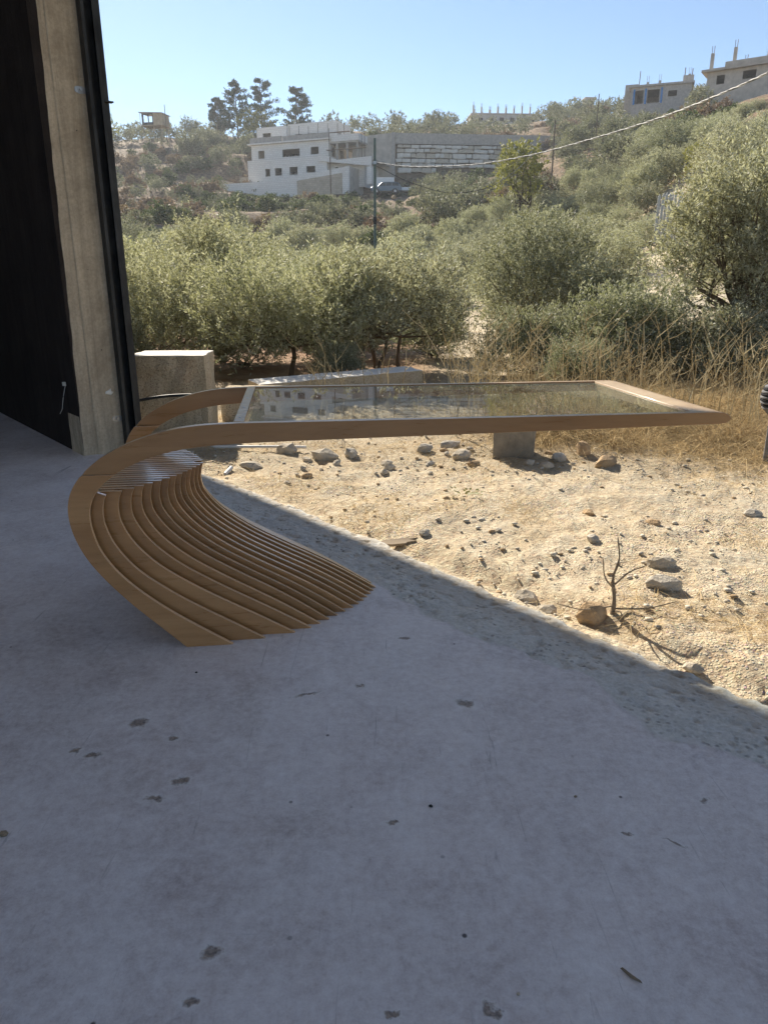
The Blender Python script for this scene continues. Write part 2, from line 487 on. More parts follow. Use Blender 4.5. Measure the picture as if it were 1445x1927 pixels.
mat_wood('wood', (0.37, 0.185, 0.07), (0.48, 0.26, 0.108), 0.30, (1.2, 10, 10))
mat_wood('ply_edge', (0.66, 0.43, 0.24), (0.78, 0.55, 0.34), 0.30, (1.2, 90, 10))  # edge brightness from light is also put into this pale plywood colour
mat_wood('wood_edge', (0.56, 0.40, 0.25), (0.70, 0.53, 0.36), 0.34, (2.0, 2.0, 90))
mat_wood('weathered_wood', (0.20, 0.15, 0.10), (0.36, 0.28, 0.19), 0.85)
mat_wood('bark', (0.09, 0.068, 0.045), (0.25, 0.20, 0.145), 0.95, (14, 14, 3), 0.1)
mat_leaf('olive_leaf', (0.115, 0.12, 0.065), (0.29, 0.285, 0.175), (0.44, 0.44, 0.34), 0.30)
mat_leaf('olive_dark', (0.09, 0.095, 0.05), (0.22, 0.22, 0.13), (0.36, 0.365, 0.28), 0.24)
mat_leaf('far_leaf', (0.08, 0.085, 0.052), (0.18, 0.183, 0.12), (0.26, 0.265, 0.19), 0.22)
mat_leaf('shrub_leaf', (0.05, 0.075, 0.03), (0.10, 0.125, 0.05), (0.10, 0.12, 0.06), 0.25)
mat_leaf('yellow_leaf', (0.12, 0.135, 0.03), (0.24, 0.225, 0.055), (0.22, 0.22, 0.08), 0.32)
mat_leaf('brown_leaf', (0.13, 0.085, 0.055), (0.24, 0.17, 0.11), (0.20, 0.15, 0.11), 0.2)
mat_leaf('pine_leaf', (0.03, 0.055, 0.03), (0.06, 0.09, 0.045), (0.05, 0.08, 0.04), 0.15)
mat_straw('straw', (0.25, 0.17, 0.085), (0.80, 0.63, 0.36), 0.2)
mat_straw('stalk', (0.42, 0.33, 0.19), (0.74, 0.65, 0.43), 0.15)
mat_board_concrete('jamb_concrete', (0.36, 0.29, 0.205), (0.54, 0.45, 0.33), (0.17,0.135,0.095))
mat_board_concrete('dark_wall', (0.022, 0.017, 0.015), (0.038, 0.03, 0.026), (0.015, 0.012, 0.01))  # unlit inner wall: its shade is put into this near-black colour
mat_board_concrete('inner_wall', (0.18, 0.17, 0.165), (0.26, 0.25, 0.24), (0.15, 0.14, 0.13))
mat_board_concrete('ceiling_plaster', (0.62, 0.60, 0.57), (0.72, 0.70, 0.66), (0.5, 0.47, 0.43))
simple('steel_dark', (0.045, 0.045, 0.045), 0.55, 0.4, 6, 0.1, 0.6)
simple('steel', (0.38, 0.38, 0.38), 0.4, 0.2, 8, 0.1, 0.8)
simple('pale_rock', (0.52, 0.46, 0.37), 0.95, 0.3, 8, 0.6, bd=0.02)
simple('pebble', (0.60, 0.545, 0.44), 0.95, 0.25, 20, 0.4)
simple('tan_rock', (0.46, 0.33, 0.20), 0.95, 0.3, 8, 0.6, bd=0.02)
simple('grey_rock', (0.50, 0.455, 0.385), 0.95, 0.3, 8, 0.6, bd=0.02)
simple('plaster_and_lit_top', (0.78, 0.75, 0.68), 0.9, 0.12, 2, 0.2)  # sun on the stone tops is put into this white, also real plaster
simple('pipe_white', (0.72, 0.70, 0.66), 0.5, 0.1, 4, 0.05)
simple('grey_block', (0.42, 0.39, 0.35), 0.95, 0.2, 3, 0.4)
simple('post_stone', (0.27, 0.235, 0.185), 0.95, 0.3, 9, 0.5)
simple('raw_concrete', (0.48, 0.435, 0.375), 0.95, 0.2, 1.2, 0.4)
simple('rebar', (0.16, 0.09, 0.06), 0.8, 0.3, 5, 0.1)
simple('blue_paint', (0.04, 0.20, 0.48), 0.6, 0.15, 5, 0.05)
simple('pole_metal', (0.10, 0.14, 0.125), 0.6, 0.2, 5, 0.05, 0.3)
simple('pole_wood', (0.16, 0.13, 0.10), 0.9, 0.2, 5, 0.2)
simple('fence_metal', (0.50, 0.49, 0.45), 0.6, 0.15, 3, 0.1, 0.2)
simple('car_paint', (0.10, 0.135, 0.17), 0.3, 0.05, 2, 0.02, 0.4)
simple('car_glass', (0.02, 0.025, 0.03), 0.1, 0.05, 2, 0.0)
simple('rubber', (0.02, 0.02, 0.02), 0.8, 0.1, 5, 0.1)
simple('white_paint', (0.75, 0.75, 0.73), 0.6, 0.06, 3, 0.05)
simple('hut_board', (0.46, 0.36, 0.24), 0.9, 0.2, 3, 0.2)
simple('wire_white', (0.62, 0.60, 0.54), 0.6, 0.1, 5, 0.05)
simple('wire_grey', (0.33, 0.32, 0.29), 0.6, 0.1, 5, 0.05)
simple('wire_black', (0.03, 0.03, 0.03), 0.6, 0.1, 5, 0.05)
simple('cloth_grey', (0.22, 0.22, 0.23), 0.9, 0.2, 30, 0.4)
simple('cloth_black', (0.03, 0.03, 0.035), 0.9, 0.2, 30, 0.4)
mat_courses('white_stone', (0.76, 0.72, 0.66), (0.82, 0.79, 0.73))
mat_courses('tan_courses', (0.46, 0.385, 0.29), (0.55, 0.47, 0.37))
def mat_glass():
    t = NT('table_glass'); v = t.co()
    fr = t.n('ShaderNodeFresnel'); fr.inputs[0].default_value = 1.8
    tr = t.n('ShaderNodeBsdfTransparent'); tr.inputs[0].default_value = (0.96, 0.985, 0.97, 1)
    gl = t.n('ShaderNodeBsdfGlossy'); gl.inputs['Roughness'].default_value = 0.012
    ge = t.n('ShaderNodeNewGeometry'); fc = t.math('MULTIPLY', fr.outputs[0], t.math('SUBTRACT', 1.0, ge.outputs['Backfacing']))
    m0 = t.n('ShaderNodeMixShader'); t.l(fc, m0.inputs[0]); t.l(tr.outputs[0], m0.inputs[1]); t.l(gl.outputs[0], m0.inputs[2])
    df = t.n('ShaderNodeBsdfDiffuse'); df.inputs[0].default_value = (0.5, 0.52, 0.5, 1)
    mx = t.n('ShaderNodeMixShader')
    dust = t.noise(t.co('Object', (2, 5, 1)), 3, 7, 0.75, 0.6)
    t.l(t.ramp(dust, [(0.4, 0.04), (0.75, 0.10)]), mx.inputs[0])
    t.l(m0.outputs[0], mx.inputs[1]); t.l(df.outputs[0], mx.inputs[2]); t.l(mx.outputs[0], t.out.inputs[0])
    M['glass'] = t.mat
mat_glass()

# ------------------------------------------------------------------ terrain
TS = np.array([-1.2, -.45, -.28, -.13, 0, .12, .25, .37, .47, .9])
TY = np.array([0, 5, 8, 12, 20, 25, 32, 45, 60, 80, 100, 115, 125, 135, 150, 170, 190, 230, 330, 900])
TZ = np.array([
 [0,0,0,0,0,0,0,.5,2,5,8,11,13,16,20,26,31,34,34,34],
 [0,0,0,0,0,0,0,.5,3,6.5,10.5,14,16,18.5,23,29,33,36,36,34],
 [0,0,0,-.1,-.2,-.2,0,.8,3.5,7,11,14,16,18.5,24,30.5,35,37,37,35],
 [0,0,0,-.05,-.1,-.1,0,1,4,7.5,10.5,12.6,14.0,17,23,30,35.5,39,39,36],
 [0,0,0,0,0,0,0,1,4,8,11.2,13.4,15.2,19.0,26.5,31.5,36.5,42,43,38],
 [0,0,0,0,0,0.1,.3,1.5,4.5,8.5,12.5,15.3,17.3,19.6,27,32,37.5,44,45,40],
 [0,0,0,0,.2,.4,1,3,6.5,11.5,17,20.5,23.5,26,30,35,39,45,46,42],
 [0,0,0,.1,.9,1.9,3.3,6.8,10.3,15.5,20.5,24.5,27,29.3,33,37,40,44,46,42],
 [0,0,.05,.2,1.3,2.7,4.7,9.2,13.2,18.6,23.6,27.2,29.5,31.5,35,39,42,45,46,44],
 [0,0,.1,.5,2.5,4.5,7,12,17,23,28,32,34,36,39,42,45,47,48,46]])
def hgt(x, y):
    x = np.asarray(x, float); y = np.asarray(y, float)
    Y = np.maximum(y, 0.5); s = x/np.maximum(Y, 1.0)
    s = np.clip(s, TS[0], TS[-1]); Y = np.clip(Y, 0, 899)
    i = np.clip(np.searchsorted(TS, s) - 1, 0, len(TS)-2)
    j = np.clip(np.searchsorted(TY, Y) - 1, 0, len(TY)-2)
    fs = (s-TS[i])/(TS[i+1]-TS[i]); fy = (Y-TY[j])/(TY[j+1]-TY[j])
    z = (TZ[i, j]*(1-fs)+TZ[i+1, j]*fs)*(1-fy) + (TZ[i, j+1]*(1-fs)+TZ[i+1, j+1]*fs)*fy
    far = sstep(28, 70, Y)
    far = far*(1-.85*np.exp(-(((x+12)/16)**2+((y-126)/9)**2)**2))*(1-.8*np.exp(-(((x-15)/22)**2+((y-128)/6)**2)**2))
    z = z + far*((fbm(x/14, y/14, 4)-.5)*2.6 + (fbm(x/3.1+7, y/3.1, 3)-.5)*0.9)
    # old farming terraces
    tz = z/2.6 + (fbm(x/30, y/30, 2)-.5)*1.0
    st = np.floor(tz) + sstep(0.55, 0.95, tz-np.floor(tz))
    z = z + far*0.5*(st - tz)*2.6
    mid = sstep(4.5, 9, Y)*(1-far)
    z = z + mid*((fbm(x/1.7, y/1.7, 4)-.5)*0.22)
    # the yard in front of the slab
    u, v = w2uv(x, y)
    near = 1-sstep(9, 16, Y)
    d = -0.045 + 0.05*sstep(0.4, 3.0, v)
    d = d + (fbm(x*2.1, y*2.1, 4)-.5)*0.05 + (fbm(x*9, y*9+3, 4)-.5)*0.040 + (fbm(x*34, y*34, 2)-.5)*0.015
    rut = np.exp(-((v-0.14-0.05*np.sin(u*3))/0.09)**2)*sstep(0.5, 1.4, u)*(1-sstep(3.4, 4.4, u))
    d = d - 0.05*rut
    return z + near*d

def in_view_cols():
    a = np.concatenate([np.linspace(-178, -44, 30), np.linspace(-40, 40, 400), np.linspace(44, 178, 30)])
    return np.radians(a)
def build_ground():
    A = in_view_cols()
    rr = [0.9]
    while rr[-1] < 900: rr.append(rr[-1]*(1.0105 if rr[-1] < 14 else 1.016 if rr[-1] < 260 else 1.2))
    rr = np.array(rr)
    RR, AA = np.meshgrid(rr, A, indexing='ij')
    X = RR*np.sin(AA); Yw = RR*np.cos(AA)
    Z = hgt(X, Yw)
    # below the building the earth stays under the slab
    U, Vv = w2uv(X, Yw)
    inside = (1-sstep(-0.12, -0.03, Vv))
    Z = Z - inside*0.25
    nr, na = X.shape
    V = np.stack([X, Yw, Z], -1).reshape(-1, 3)
    idx = np.arange(nr*na).reshape(nr, na)
    F = np.stack([idx[:-1, :-1], idx[:-1, 1:], idx[1:, 1:], idx[1:, :-1]], -1).reshape(-1, 4)[:, ::-1]
    # close the seam behind and the centre
    F2 = np.stack([idx[:-1, -1], idx[:-1, 0], idx[1:, 0], idx[1:, -1]], -1)[:, ::-1]
    F = np.concatenate([F, F2])
    me = np_mesh('ground', V, F, M['ground'], smooth=True)
    x = V[:, 0]; y = V[:, 1]
    s = x/np.maximum(y, 1)
    red = sstep(7.5, 10, y)*(1-sstep(26, 40, y))*(1-sstep(0.02, 0.12, s)) + 0.55*sstep(90, 150, y)*sstep(.5, .62, fbm(x/25, y/12, 3))
    dry = sstep(4.3, 5.2, y + 0.5*(s-.2))*(1-sstep(9, 14, y)) * (0.35+0.65*sstep(0.05, 0.3, s)) + sstep(60, 100, y)*0.75
    scrub = sstep(34, 55, y)
    for nm, a in (('red', red), ('dry', dry), ('scrub', scrub), ('near', 1-sstep(6, 10, y))):
        at = me.attributes.new(nm, 'FLOAT', 'POINT'); at.data.foreach_set('value', np.clip(a, 0, 1).astype(np.float32))
    o = link_mesh('ground', me)
    tag(o, 'pale dry stony earth rising to a hillside beyond the open front', None, None, 'structure')
build_ground()

# ------------------------------------------------------------------ the building we stand in
bld = {}
def fbox(name, u0, u1, v0, v1, z0, z1, mat, label, smooth=None):
    m = MB().box(u0, u1, v0, v1, z0, z1)
    o = m.build(name, mat)
    o.location = (S0[0], S0[1], 0)
    o.rotation_euler = (0, 0, FACADE_RZ)
    # local x = u, local y = v
    tag(o, label, None, None, 'structure')
    return o
def slab():
    # smooth part: a real slab with thickness
    e = -0.62
    n = 900
    us = np.linspace(-4.4, 8.4, n)
    edge = e + us*0
    poly = [uv2w(u, v) for u, v in zip(us, edge)] + [uv2w(8.4, -9.4), uv2w(-4.4, -9.4)]
    k = len(poly)
    V = [(p[0], p[1], 0.0) for p in poly] + [(p[0], p[1], -0.12) for p in poly]
    m = MB(); m.add(V, [tuple(range(k))[::-1], tuple(range(k, 2*k))] + [(i, (i+1) % k, (i+1) % k + k, i+k) for i in range(k)])
    o = m.build('floor', M['floor'])
    tag(o, 'smooth grey worn concrete floor with small chips', None, None, 'structure')
    # rough threshold strip along the front, dense real relief
    nv = 90
    uu = us; nu = len(uu); vv = np.linspace(0, 1, nv)
    U, T = np.meshgrid(uu, vv, indexing='ij')
    ed = np.interp(U, us, edge)
    outer = 0.03 + (fbm(uu*1.1+5, uu*0, 3)-.5)*0.14 + (fbm(uu*9, uu*0+4, 3)-.5)*0.06
    O = np.repeat(outer[:, None], nv, 1)
    Vv = ed + (O-ed)*T
    X, Yw = uv2w(U, Vv)
    z = (fbm(X*16, Yw*16, 4)-.5)*0.010 + (fbm(X*55, Yw*55, 3)-.5)*0.009
    pit = np.clip(fbm(X*38+4, Yw*38, 3)-.64, 0, 1)*0.07
    z = z - pit
    rm = sstep(-0.42, -0.24, Vv + (fbm(X*3.1, Yw*3.1, 4)-.5)*0.25)
    z = (z - 0.006)*rm - 0.015*sstep(.6, 1, T)
    z = np.where(T > 0.975, -0.14, z)
    V = np.stack([X, Yw, z], -1).reshape(-1, 3)
    idx = np.arange(nu*nv).reshape(nu, nv)
    F = np.stack([idx[:-1, :-1], idx[1:, :-1], idx[1:, 1:], idx[:-1, 1:]], -1).reshape(-1, 4)
    me = np_mesh('threshold', V, F, M['floor'], smooth=True)
    at = me.attributes.new('dirt', 'FLOAT', 'POINT')
    at.data.foreach_set('value', (sstep(0.55, 1.0, T)).ravel().astype(np.float32))
    at = me.attributes.new('rough_mask', 'FLOAT', 'POINT'); at.data.foreach_set('value', rm.ravel().astype(np.float32))
    o = link_mesh('threshold', me)
    tag(o, 'rough pitted concrete strip along the open front of the floor', None, None, 'structure')
slab()
ROOF = 5.3
EAVE = ROOF*0.482
fbox('wall_left_front', -4.4, -0.927, -0.463, -0.085, -0.1, ROOF, M['dark_wall'], 'wall with its shade painted dark beside the concrete jamb')
fbox('wall_right_front', 7.6, 8.4, -0.46, -0.085, -0.1, ROOF, M['inner_wall'], 'wall right of the opening')
fbox('lintel', -0.925, 7.6, -0.46, -0.085, 4.8, ROOF, M['inner_wall'], 'concrete lintel above the opening')
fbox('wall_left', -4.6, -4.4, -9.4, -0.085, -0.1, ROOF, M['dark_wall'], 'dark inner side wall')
fbox('wall_right', 8.4, 8.6, -9.4, -7.4, -0.1, ROOF, M['inner_wall'], 'inner side wall at the right')
fbox('wall_right_end', 8.4, 8.6, -2.0, -0.085, -0.1, ROOF, M['inner_wall'], 'inner side wall next to the front')  # unseen gap between the two side walls, added to brighten the floor
fbox('wall_back_end', 7.6, 8.6, -9.6, -9.4, -0.1, ROOF, M['inner_wall'], 'end of the back wall beside the added rear light opening')  # unseen rear gap added to let more skylight in
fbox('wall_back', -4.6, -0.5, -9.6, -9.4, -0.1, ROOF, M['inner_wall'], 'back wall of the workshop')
fbox('roof_overhang', -14, 8.6, -0.083, EAVE, ROOF+0.004, ROOF+0.25, M['ceiling_plaster'], 'concrete roof slab reaching out over the yard')
# the ceiling leaves an unseen gap, added so skylight brightens the floor
fbox('ceiling', -4.6, 0.4, -9.6, -0.085, ROOF+0.004, ROOF+0.2, M['ceiling_plaster'], 'concrete ceiling left of the added light opening')
fbox('ceiling_right', 6.8, 8.6, -9.6, -0.085, ROOF+0.004, ROOF+0.2, M['ceiling_plaster'], 'concrete ceiling right of the added light opening')
fbox('ceiling_front', 0.4, 6.8, -1.6, -0.085, ROOF+0.004, ROOF+0.2, M['ceiling_plaster'], 'concrete ceiling strip in front of the added light opening')
fbox('ceiling_back', 0.4, 6.8, -9.6, -5.6, ROOF+0.004, ROOF+0.2, M['ceiling_plaster'], 'concrete ceiling behind the added light opening')

# concrete pillar: the jamb on the left of the opening
def pillar():
    root = empty('concrete_pillar', (*uv2w(-0.925, -0.27), 0), FACADE_RZ)
    tag(root, 'rough board-marked concrete pillar at the left side of the opening', 'pillar')
    # two cast strips with a ragged seam between them; local x = u, y = v
    zs = np.linspace(-0.05, ROOF-0.01, 190)
    def strip(y0, y1, seed, x1, rag0, rag1):
        V = []
        lean = 0.0
        for z in zs:
            a = y0 + (float(fbm(z*7+seed, seed, 4))-.5)*rag0 + z*0.020*(seed < 3)
            b = y1 + (float(fbm(z*9+seed+30, seed, 4))-.5)*rag1
            xx = x1 + (float(fbm(z*2+seed, 3.3, 3))-.5)*0.008
            k = 0.006
            V += [(-0.25, a, z), (xx-k, a, z), (xx, a+k, z), (xx, (a+b)/2, z), (xx, b-k, z), (xx-k, b, z), (-0.25, b, z)]
        F = []
        c = 7
        for i in range(len(zs)-1):
            for j in range(c-1):
                F.append((i*c+j, i*c+j+1, (i+1)*c+j+1, (i+1)*c+j))
            F.append((i*c+c-1, i*c, (i+1)*c, (i+1)*c+c-1))
        F.append(tuple(range((len(zs)-1)*c, len(zs)*c)))
        m = MB().add(V, F)
        return m.build('cast_strip', M['jamb_concrete'], root)
    strip(-0.195, -0.075, 1.0, 0.0, 0.014, 0.004)
    strip(-0.0965, 0.178, 5.0, 0.010, 0.004, 0.006)
    # a splash of plaster stuck on the pillar
    pts = []
    n = 11
    for i in range(n):
        a = 2*math.pi*i/n; r = 0.026*(0.6+0.8*random.Random(i).random())
        pts.append((0.012, 0.03+math.cos(a)*r*1.1, 0.43+math.sin(a)*r))
    V = [(0.002, p[1], p[2]) for p in pts] + [(0.017, 0.03+(p[1]-0.03)*.6, 0.43+(p[2]-0.43)*.6) for p in pts]
    F = [tuple(range(n, 2*n))] + [(i, (i+1) % n, (i+1) % n+n, i+n) for i in range(n)]
    MB().add(V, F).build('plaster_splash', M['plaster_and_lit_top'], root)
    # a dark roller-door channel bolted on
    tr = empty('door_channel', (*uv2w(-0.925, -0.13), 0), FACADE_RZ)
    tag(tr, 'black steel roller door channel running up the pillar beside the view', 'door channel')
    m = MB()
    z0, z1 = 0.03, ROOF-0.02
    m.box(0.010, 0.016, -0.045, 0.045, z0, z1)
    m.box(0.016, 0.085, -0.045, -0.039, z0, z1)
    m.box(0.016, 0.085, 0.039, 0.045, z0, z1)
    m.box(0.079, 0.085, -0.039, -0.025, z0, z1)
    m.box(0.079, 0.085, 0.025, 0.039, z0, z1)
    m.build('channel', M['steel_dark'], tr)
    m = MB(); m.box(0.010, 0.05, 0.047, 0.085, z0, z1)
    m.build('side_angle', M['steel_dark'], tr)
    for z in (0.24, 2.33):
        pts = []
        for i in range(14):
            a = 2*math.pi*i/14
            pts.append((0.036*max(-1, min(1, 1.35*math.cos(a))), 0.021*math.sin(a)))
        m = MB()
        V = [(0.008, -0.075+p[0], z+p[1]) for p in pts] + [(0.014, -0.075+p[0], z+p[1]) for p in pts]
        m.add(V, [tuple(range(14, 28))] + [(i, (i+1) % 14, (i+1) % 14+14, i+14) for i in range(14)])
        p = m.build('lug_plate', M['steel'], tr)
        m = MB()
        m.tube([(0.014, -0.075, z), (0.018, -0.075, z)], 0.017, 16)
        m.tube([(0.018, -0.075, z), (0.030, -0.075, z)], 0.010, 6)
        m.build('bolt', M['steel'], p, smooth=30)
    m = MB().box(0.05, 0.09, 0.045, 0.10, 2.27, 2.277)
    m.build('bracket', M['steel_dark'], tr)
pillar()
# loose wire hanging from the dark wall
def wall_wire():
    u0 = -1.12
    r = empty('hanging_wire', (*uv2w(u0, -0.466), 0.36), FACADE_RZ)
    tag(r, 'thin pale wire with a small connector hanging on the dark wall', 'wire')
    pts = catmull([(0.02, -0.012, 0.12), (0.02, -0.03, 0.06), (0.005, -0.04, 0.0), (-0.03, -0.04, -0.05), (-0.08, -0.045, -0.09)], 5)
    MB().tube(pts, 0.0022, 6).build('wire', M['wire_white'], r)
    MB().box(0.010, 0.030, -0.03, -0.008, 0.118, 0.145).build('connector', M['wire_white'], r, bevel=0.002)
wall_wire()
MBc = MB().tube(catmull([(-1.95, 5.45, 0.30), (-1.75, 5.5, 0.335), (-1.55, 5.52, 0.35), (-1.3, 5.5, 0.352)], 5), 0.011, 8)
tag(MBc.build('cable', M['wire_black'], smooth=60), 'short black cable stretched between the pillar and the stone block', 'cable')

# ------------------------------------------------------------------ the desk
def desk():
    root = empty('curved_desk', (-0.6586, 2.147, 0), R(7.2))
    tag(root, 'curved plywood desk with a fanned ribbed base and a long glass top', 'desk')
    outer = [(0.002, 0), (-0.079, 0.083), (-0.155, 0.162), (-0.228, 0.25), (-0.278, 0.327), (-0.307, 0.401), (-0.317, 0.466),
             (-0.311, 0.52), (-0.290, 0.567), (-0.253, 0.611), (-0.199, 0.653), (-0.126, 0.691), (-0.049, 0.718), (0.023, 0.735),
             (0.106, 0.745), (0.215, 0.749)]
    inner = [(0.154, 0.0), (0.046, 0.073), (-0.043, 0.137), (-0.121, 0.203), (-0.188, 0.275), (-0.233, 0.35), (-0.252, 0.42),
             (-0.2545, 0.468), (-0.247, 0.506), (-0.227, 0.543), (-0.187, 0.583), (-0.130, 0.619), (-0.055, 0.649), (0.04, 0.671),
             (0.165, 0.683), (0.327, 0.688), (0.492, 0.691)]
    O = catmull(outer, 5); I = catmull(inner, 5)
    nose = [(1.775, 0.75), (1.800, 0.748), (1.818, 0.742), (1.829, 0.731), (1.827, 0.719), (1.812, 0.712), (1.789, 0.710)]
    seam_o = next(i for i, p in enumerate(O) if p[1] > 0.60); seam_i = next(i for i, p in enumerate(I) if p[1] > 0.597)
    W = 0.858; NL = 29; t = W/NL
    for far in (0, 1):
        d0 = 0.0 if not far else W-t
        low = O[:seam_o] + [(O[seam_o][0], 0.599)] + [(I[seam_i][0]+0.001, 0.597)] + I[:seam_i][::-1]
        a0 = d0 if not far else d0+t-0.0158
        MB().prism(low, a0, a0+0.015, 0, 1).build('side_frame', [M['wood'], M['ply_edge']], root, smooth=35, bevel=0.0012)
        up = [(O[seam_o][0]+0.002, 0.6012)] + O[seam_o+1:] + [(1.1, 0.7485)] + nose + [(1.4, 0.704), (0.95, 0.6975)] + I[seam_i+1:][::-1] + [(I[seam_i][0]+0.001, 0.5995)]
        MB().prism(up, d0, d0+t-0.0008, 0, 1).build('arm', [M['wood'], M['ply_edge']], root, smooth=35, bevel=0.0015)
    # fanned layers
    td = [0, .035, .07, .105, .14, .2, .25, .3, .35, .4, .43]
    tt = [.154, .279, .398, .435, .475, .540, .592, .627, .655, .679, .688]
    ld = [0, .033, .066, .10, .14, .2, .25, .3, .35, .4, .43]
    ll = [-.254, -.218, -.172, -.137, -.103, -.055, -.025, -.002, .017, .034, .040]
    gz = [0.0, .075, .137, .201, .273, .35, .42, .468, .506, .53]
    gg = [1.0, .820, .655, .468, .272, .112, .022, 0.0, .006, .018]
    g0 = [1.0, .735, .517, .326, .157, .051, .004, 0.0, .014, .04]
    zc = 0.53
    TH = 0.0145
    for k in range(1, NL-1):
        d = k*t
        if k >= NL/2: d = d+t-TH-0.0005
        dd = min(k*t, W-t-k*t)
        tip = float(np.interp(dd, td, tt)); l = float(np.interp(dd, ld, ll))
        q = min(1, dd/0.15)
        inn = catmull([(l+(tip-l)*(g0[i]*(1-q)+gg[i]*q), gz[i]) for i in range(len(gz))], 5)
        top = zc
        if k in (1, NL-2):
            top = 0.597
            inn = inn[:-1]+[(p[0]+0.0, p[1]) for p in I if 0.531 < p[1] < 0.596]
            inn = [p for p in inn]
        out = [p for p in O if p[1] < top]
        io = len(out)
        a, b = O[io-1], O[io]; f = (top-a[1])/(b[1]-a[1])
        out.append((a[0]+(b[0]-a[0])*f, top))
        if top > zc: inn.append((I[seam_i][0], top))
        poly = out + inn[::-1]
        MB().prism(poly, d+0.0004, d+TH, 0, 1).build('rib', [M['wood'], M['ply_edge']], root, smooth=35, bevel=0.001)
        # spacer set back behind the rib edge
        ins = [(p[0]-0.028-0.02*(p[1] < .1), max(p[1], 0.002)) for p in catmull([(l+(tip-l)*(g0[i]*(1-q)+gg[i]*q)-(.05 if i == 0 else 0), gz[i]) for i in range(len(gz))], 3)]
        sp = [p for p in O if p[1] < zc]; a, b = O[len(sp)-1], O[len(sp)]; f = (zc-a[1])/(b[1]-a[1])
        sp.append((a[0]+(b[0]-a[0])*f, zc))
        sp = [(p[0]+.001, p[1]) for p in sp]
        if ins[0][0] > sp[0][0]+.02:
            sp = sp[:-1]+[(sp[-1][0], zc-0.0015)]
            ins[-1] = (ins[-1][0], zc-0.0015)
            s0, s1 = (d+TH+0.0006, d+t-0.0002) if k < NL/2 else (d-(t-TH)+0.0006, d-0.0002)
            if k == NL//2-1: s1 += t-TH-.001
            MB().prism(sp+ins[::-1], s0, s1).build('spacer', M['wood'], root, smooth=35)
    # cross bars
    m = MB(); m.box(0.198, 0.231, t, W-t-0.0012, 0.700, 0.7495)
    b = m.build('cross_bar', M['wood'], root, bevel=0.002)
    for y in (0.10, 0.30, 0.52, 0.74):
        m = MB(); m.tube([(0.2145, y, 0.7493), (0.2145, y, 0.7505)], 0.004, 10); m.build('screw', M['steel'], b)
    endp = [(1.700, 0.7497), (1.775, 0.7497), (1.800, 0.7477), (1.818, 0.7417), (1.8285, 0.731), (1.8265, 0.719), (1.812, 0.7123), (1.789, 0.7103), (1.700, 0.7103)]
    MB().prism(endp, t, W-t-0.0012).build('end_bar', M['wood_edge'], root, smooth=40, bevel=0.001)
    m = MB(); m.box(0.2325, 1.6985, t+0.001, W-t-0.002, 0.7375, 0.7455)
    m.build('glass_top', M['glass'], root, bevel=0.0008)
    # slim rebate strips the glass rests on
    for y in (t, W-t-0.0128):
        m = MB(); m.box(0.2325, 1.6985, y, y+0.011, 0.718, 0.7370)
        m.build('glass_ledge', M['wood'], root)
desk()

# ------------------------------------------------------------------ stones, blocks and litter in the yard
rng = random.Random(11)
def rock_mesh(seed, sx, sy, sz, mat, name='rock', sub=2, rough=0.35, flat=0.3):
    import bmesh
    bm = bmesh.new(); bmesh.ops.create_icosphere(bm, subdivisions=sub, radius=1.0)
    for v in bm.verts:
        p = v.co.copy()
        n = mn.noise(p*1.3+Vector((seed*3.1, 0, 0))) + 0.5*mn.noise(p*3.1+Vector((0, seed*2.3, 0)))
        q = p*(1+rough*n)
        # chop a few flat faces
        for k in range(5):
            rr = random.Random(seed*17+k); nn = Vector((rr.uniform(-1, 1), rr.uniform(-1, 1), rr.uniform(-.6, 1))).normalized()
            dd = q.dot(nn)-(0.72+flat*rr.random()*0.5)
            if dd > 0: q -= nn*dd
        v.co = (q.x*sx, q.y*sy, q.z*sz)
    me = bpy.data.meshes.new(name); bm.to_mesh(me); bm.free()
    me.materials.append(mat)
    return me
def rock(x, y, sx, sy, sz, mat, label, seed, rz=0, cat='rock', group=None, sink=0.35, tilt=0):
    me = rock_mesh(seed, sx, sy, sz, M[mat])
    o = link_mesh('rock', me, None, (x, y, float(hgt(x, y)) + sz*(1-sink)*0.75))
    o.rotation_euler = (tilt, 0, rz)
    tag(o, label, cat, group)
    return o

def chunky_block(name, pts_xy, z0, z1, mat, label, cat, seed, rag=0.02, top=None):
    """stone block with ragged edges: outline in plan, subdivided walls"""
    n = 14; lev = 8
    out = []
    k = len(pts_xy)
    for i in range(k):
        a = np.array(pts_xy[i]); b = np.array(pts_xy[(i+1) % k])
        for j in range(n): out.append(a+(b-a)*j/n)
    out = np.array(out); N = len(out); c = out.mean(0)
    V = []; F = []
    for L in range(lev+1):
        zz = z0+(z1-z0)*L/lev
        for i in range(N):
            nx = (float(fbm(out[i][0]*9+seed, out[i][1]*9+zz*9, 3))-.5)*2*rag
            dr = (out[i]-c)/np.linalg.norm(out[i]-c)
            p = out[i] + dr*nx*(1.0)
            V.append((p[0], p[1], zz + (nx*0.3 if L == lev else 0)))
    for L in range(lev):
        for i in range(N):
            F.append((L*N+i, L*N+(i+1) % N, (L+1)*N+(i+1) % N, (L+1)*N+i))
    base = MB().add(V, F)
    # top inset
    t0 = []
    for i in range(N):
        p = V[lev*N+i]; dr = np.array((p[0], p[1]))-c
        q = c+dr*0.985
        t0.append((q[0], q[1], z1+0.004))
    k0 = len(base.v)
    base.v += t0
    for i in range(N): base.f.append((lev*N+i, lev*N+(i+1) % N, k0+(i+1) % N, k0+i)); base.m.append(1)
    base.f.append(tuple(range(k0, k0+N))); base.m.append(1)
    o = base.build(name, [M[mat], M[top or mat]])
    tag(o, label, cat)
    return o
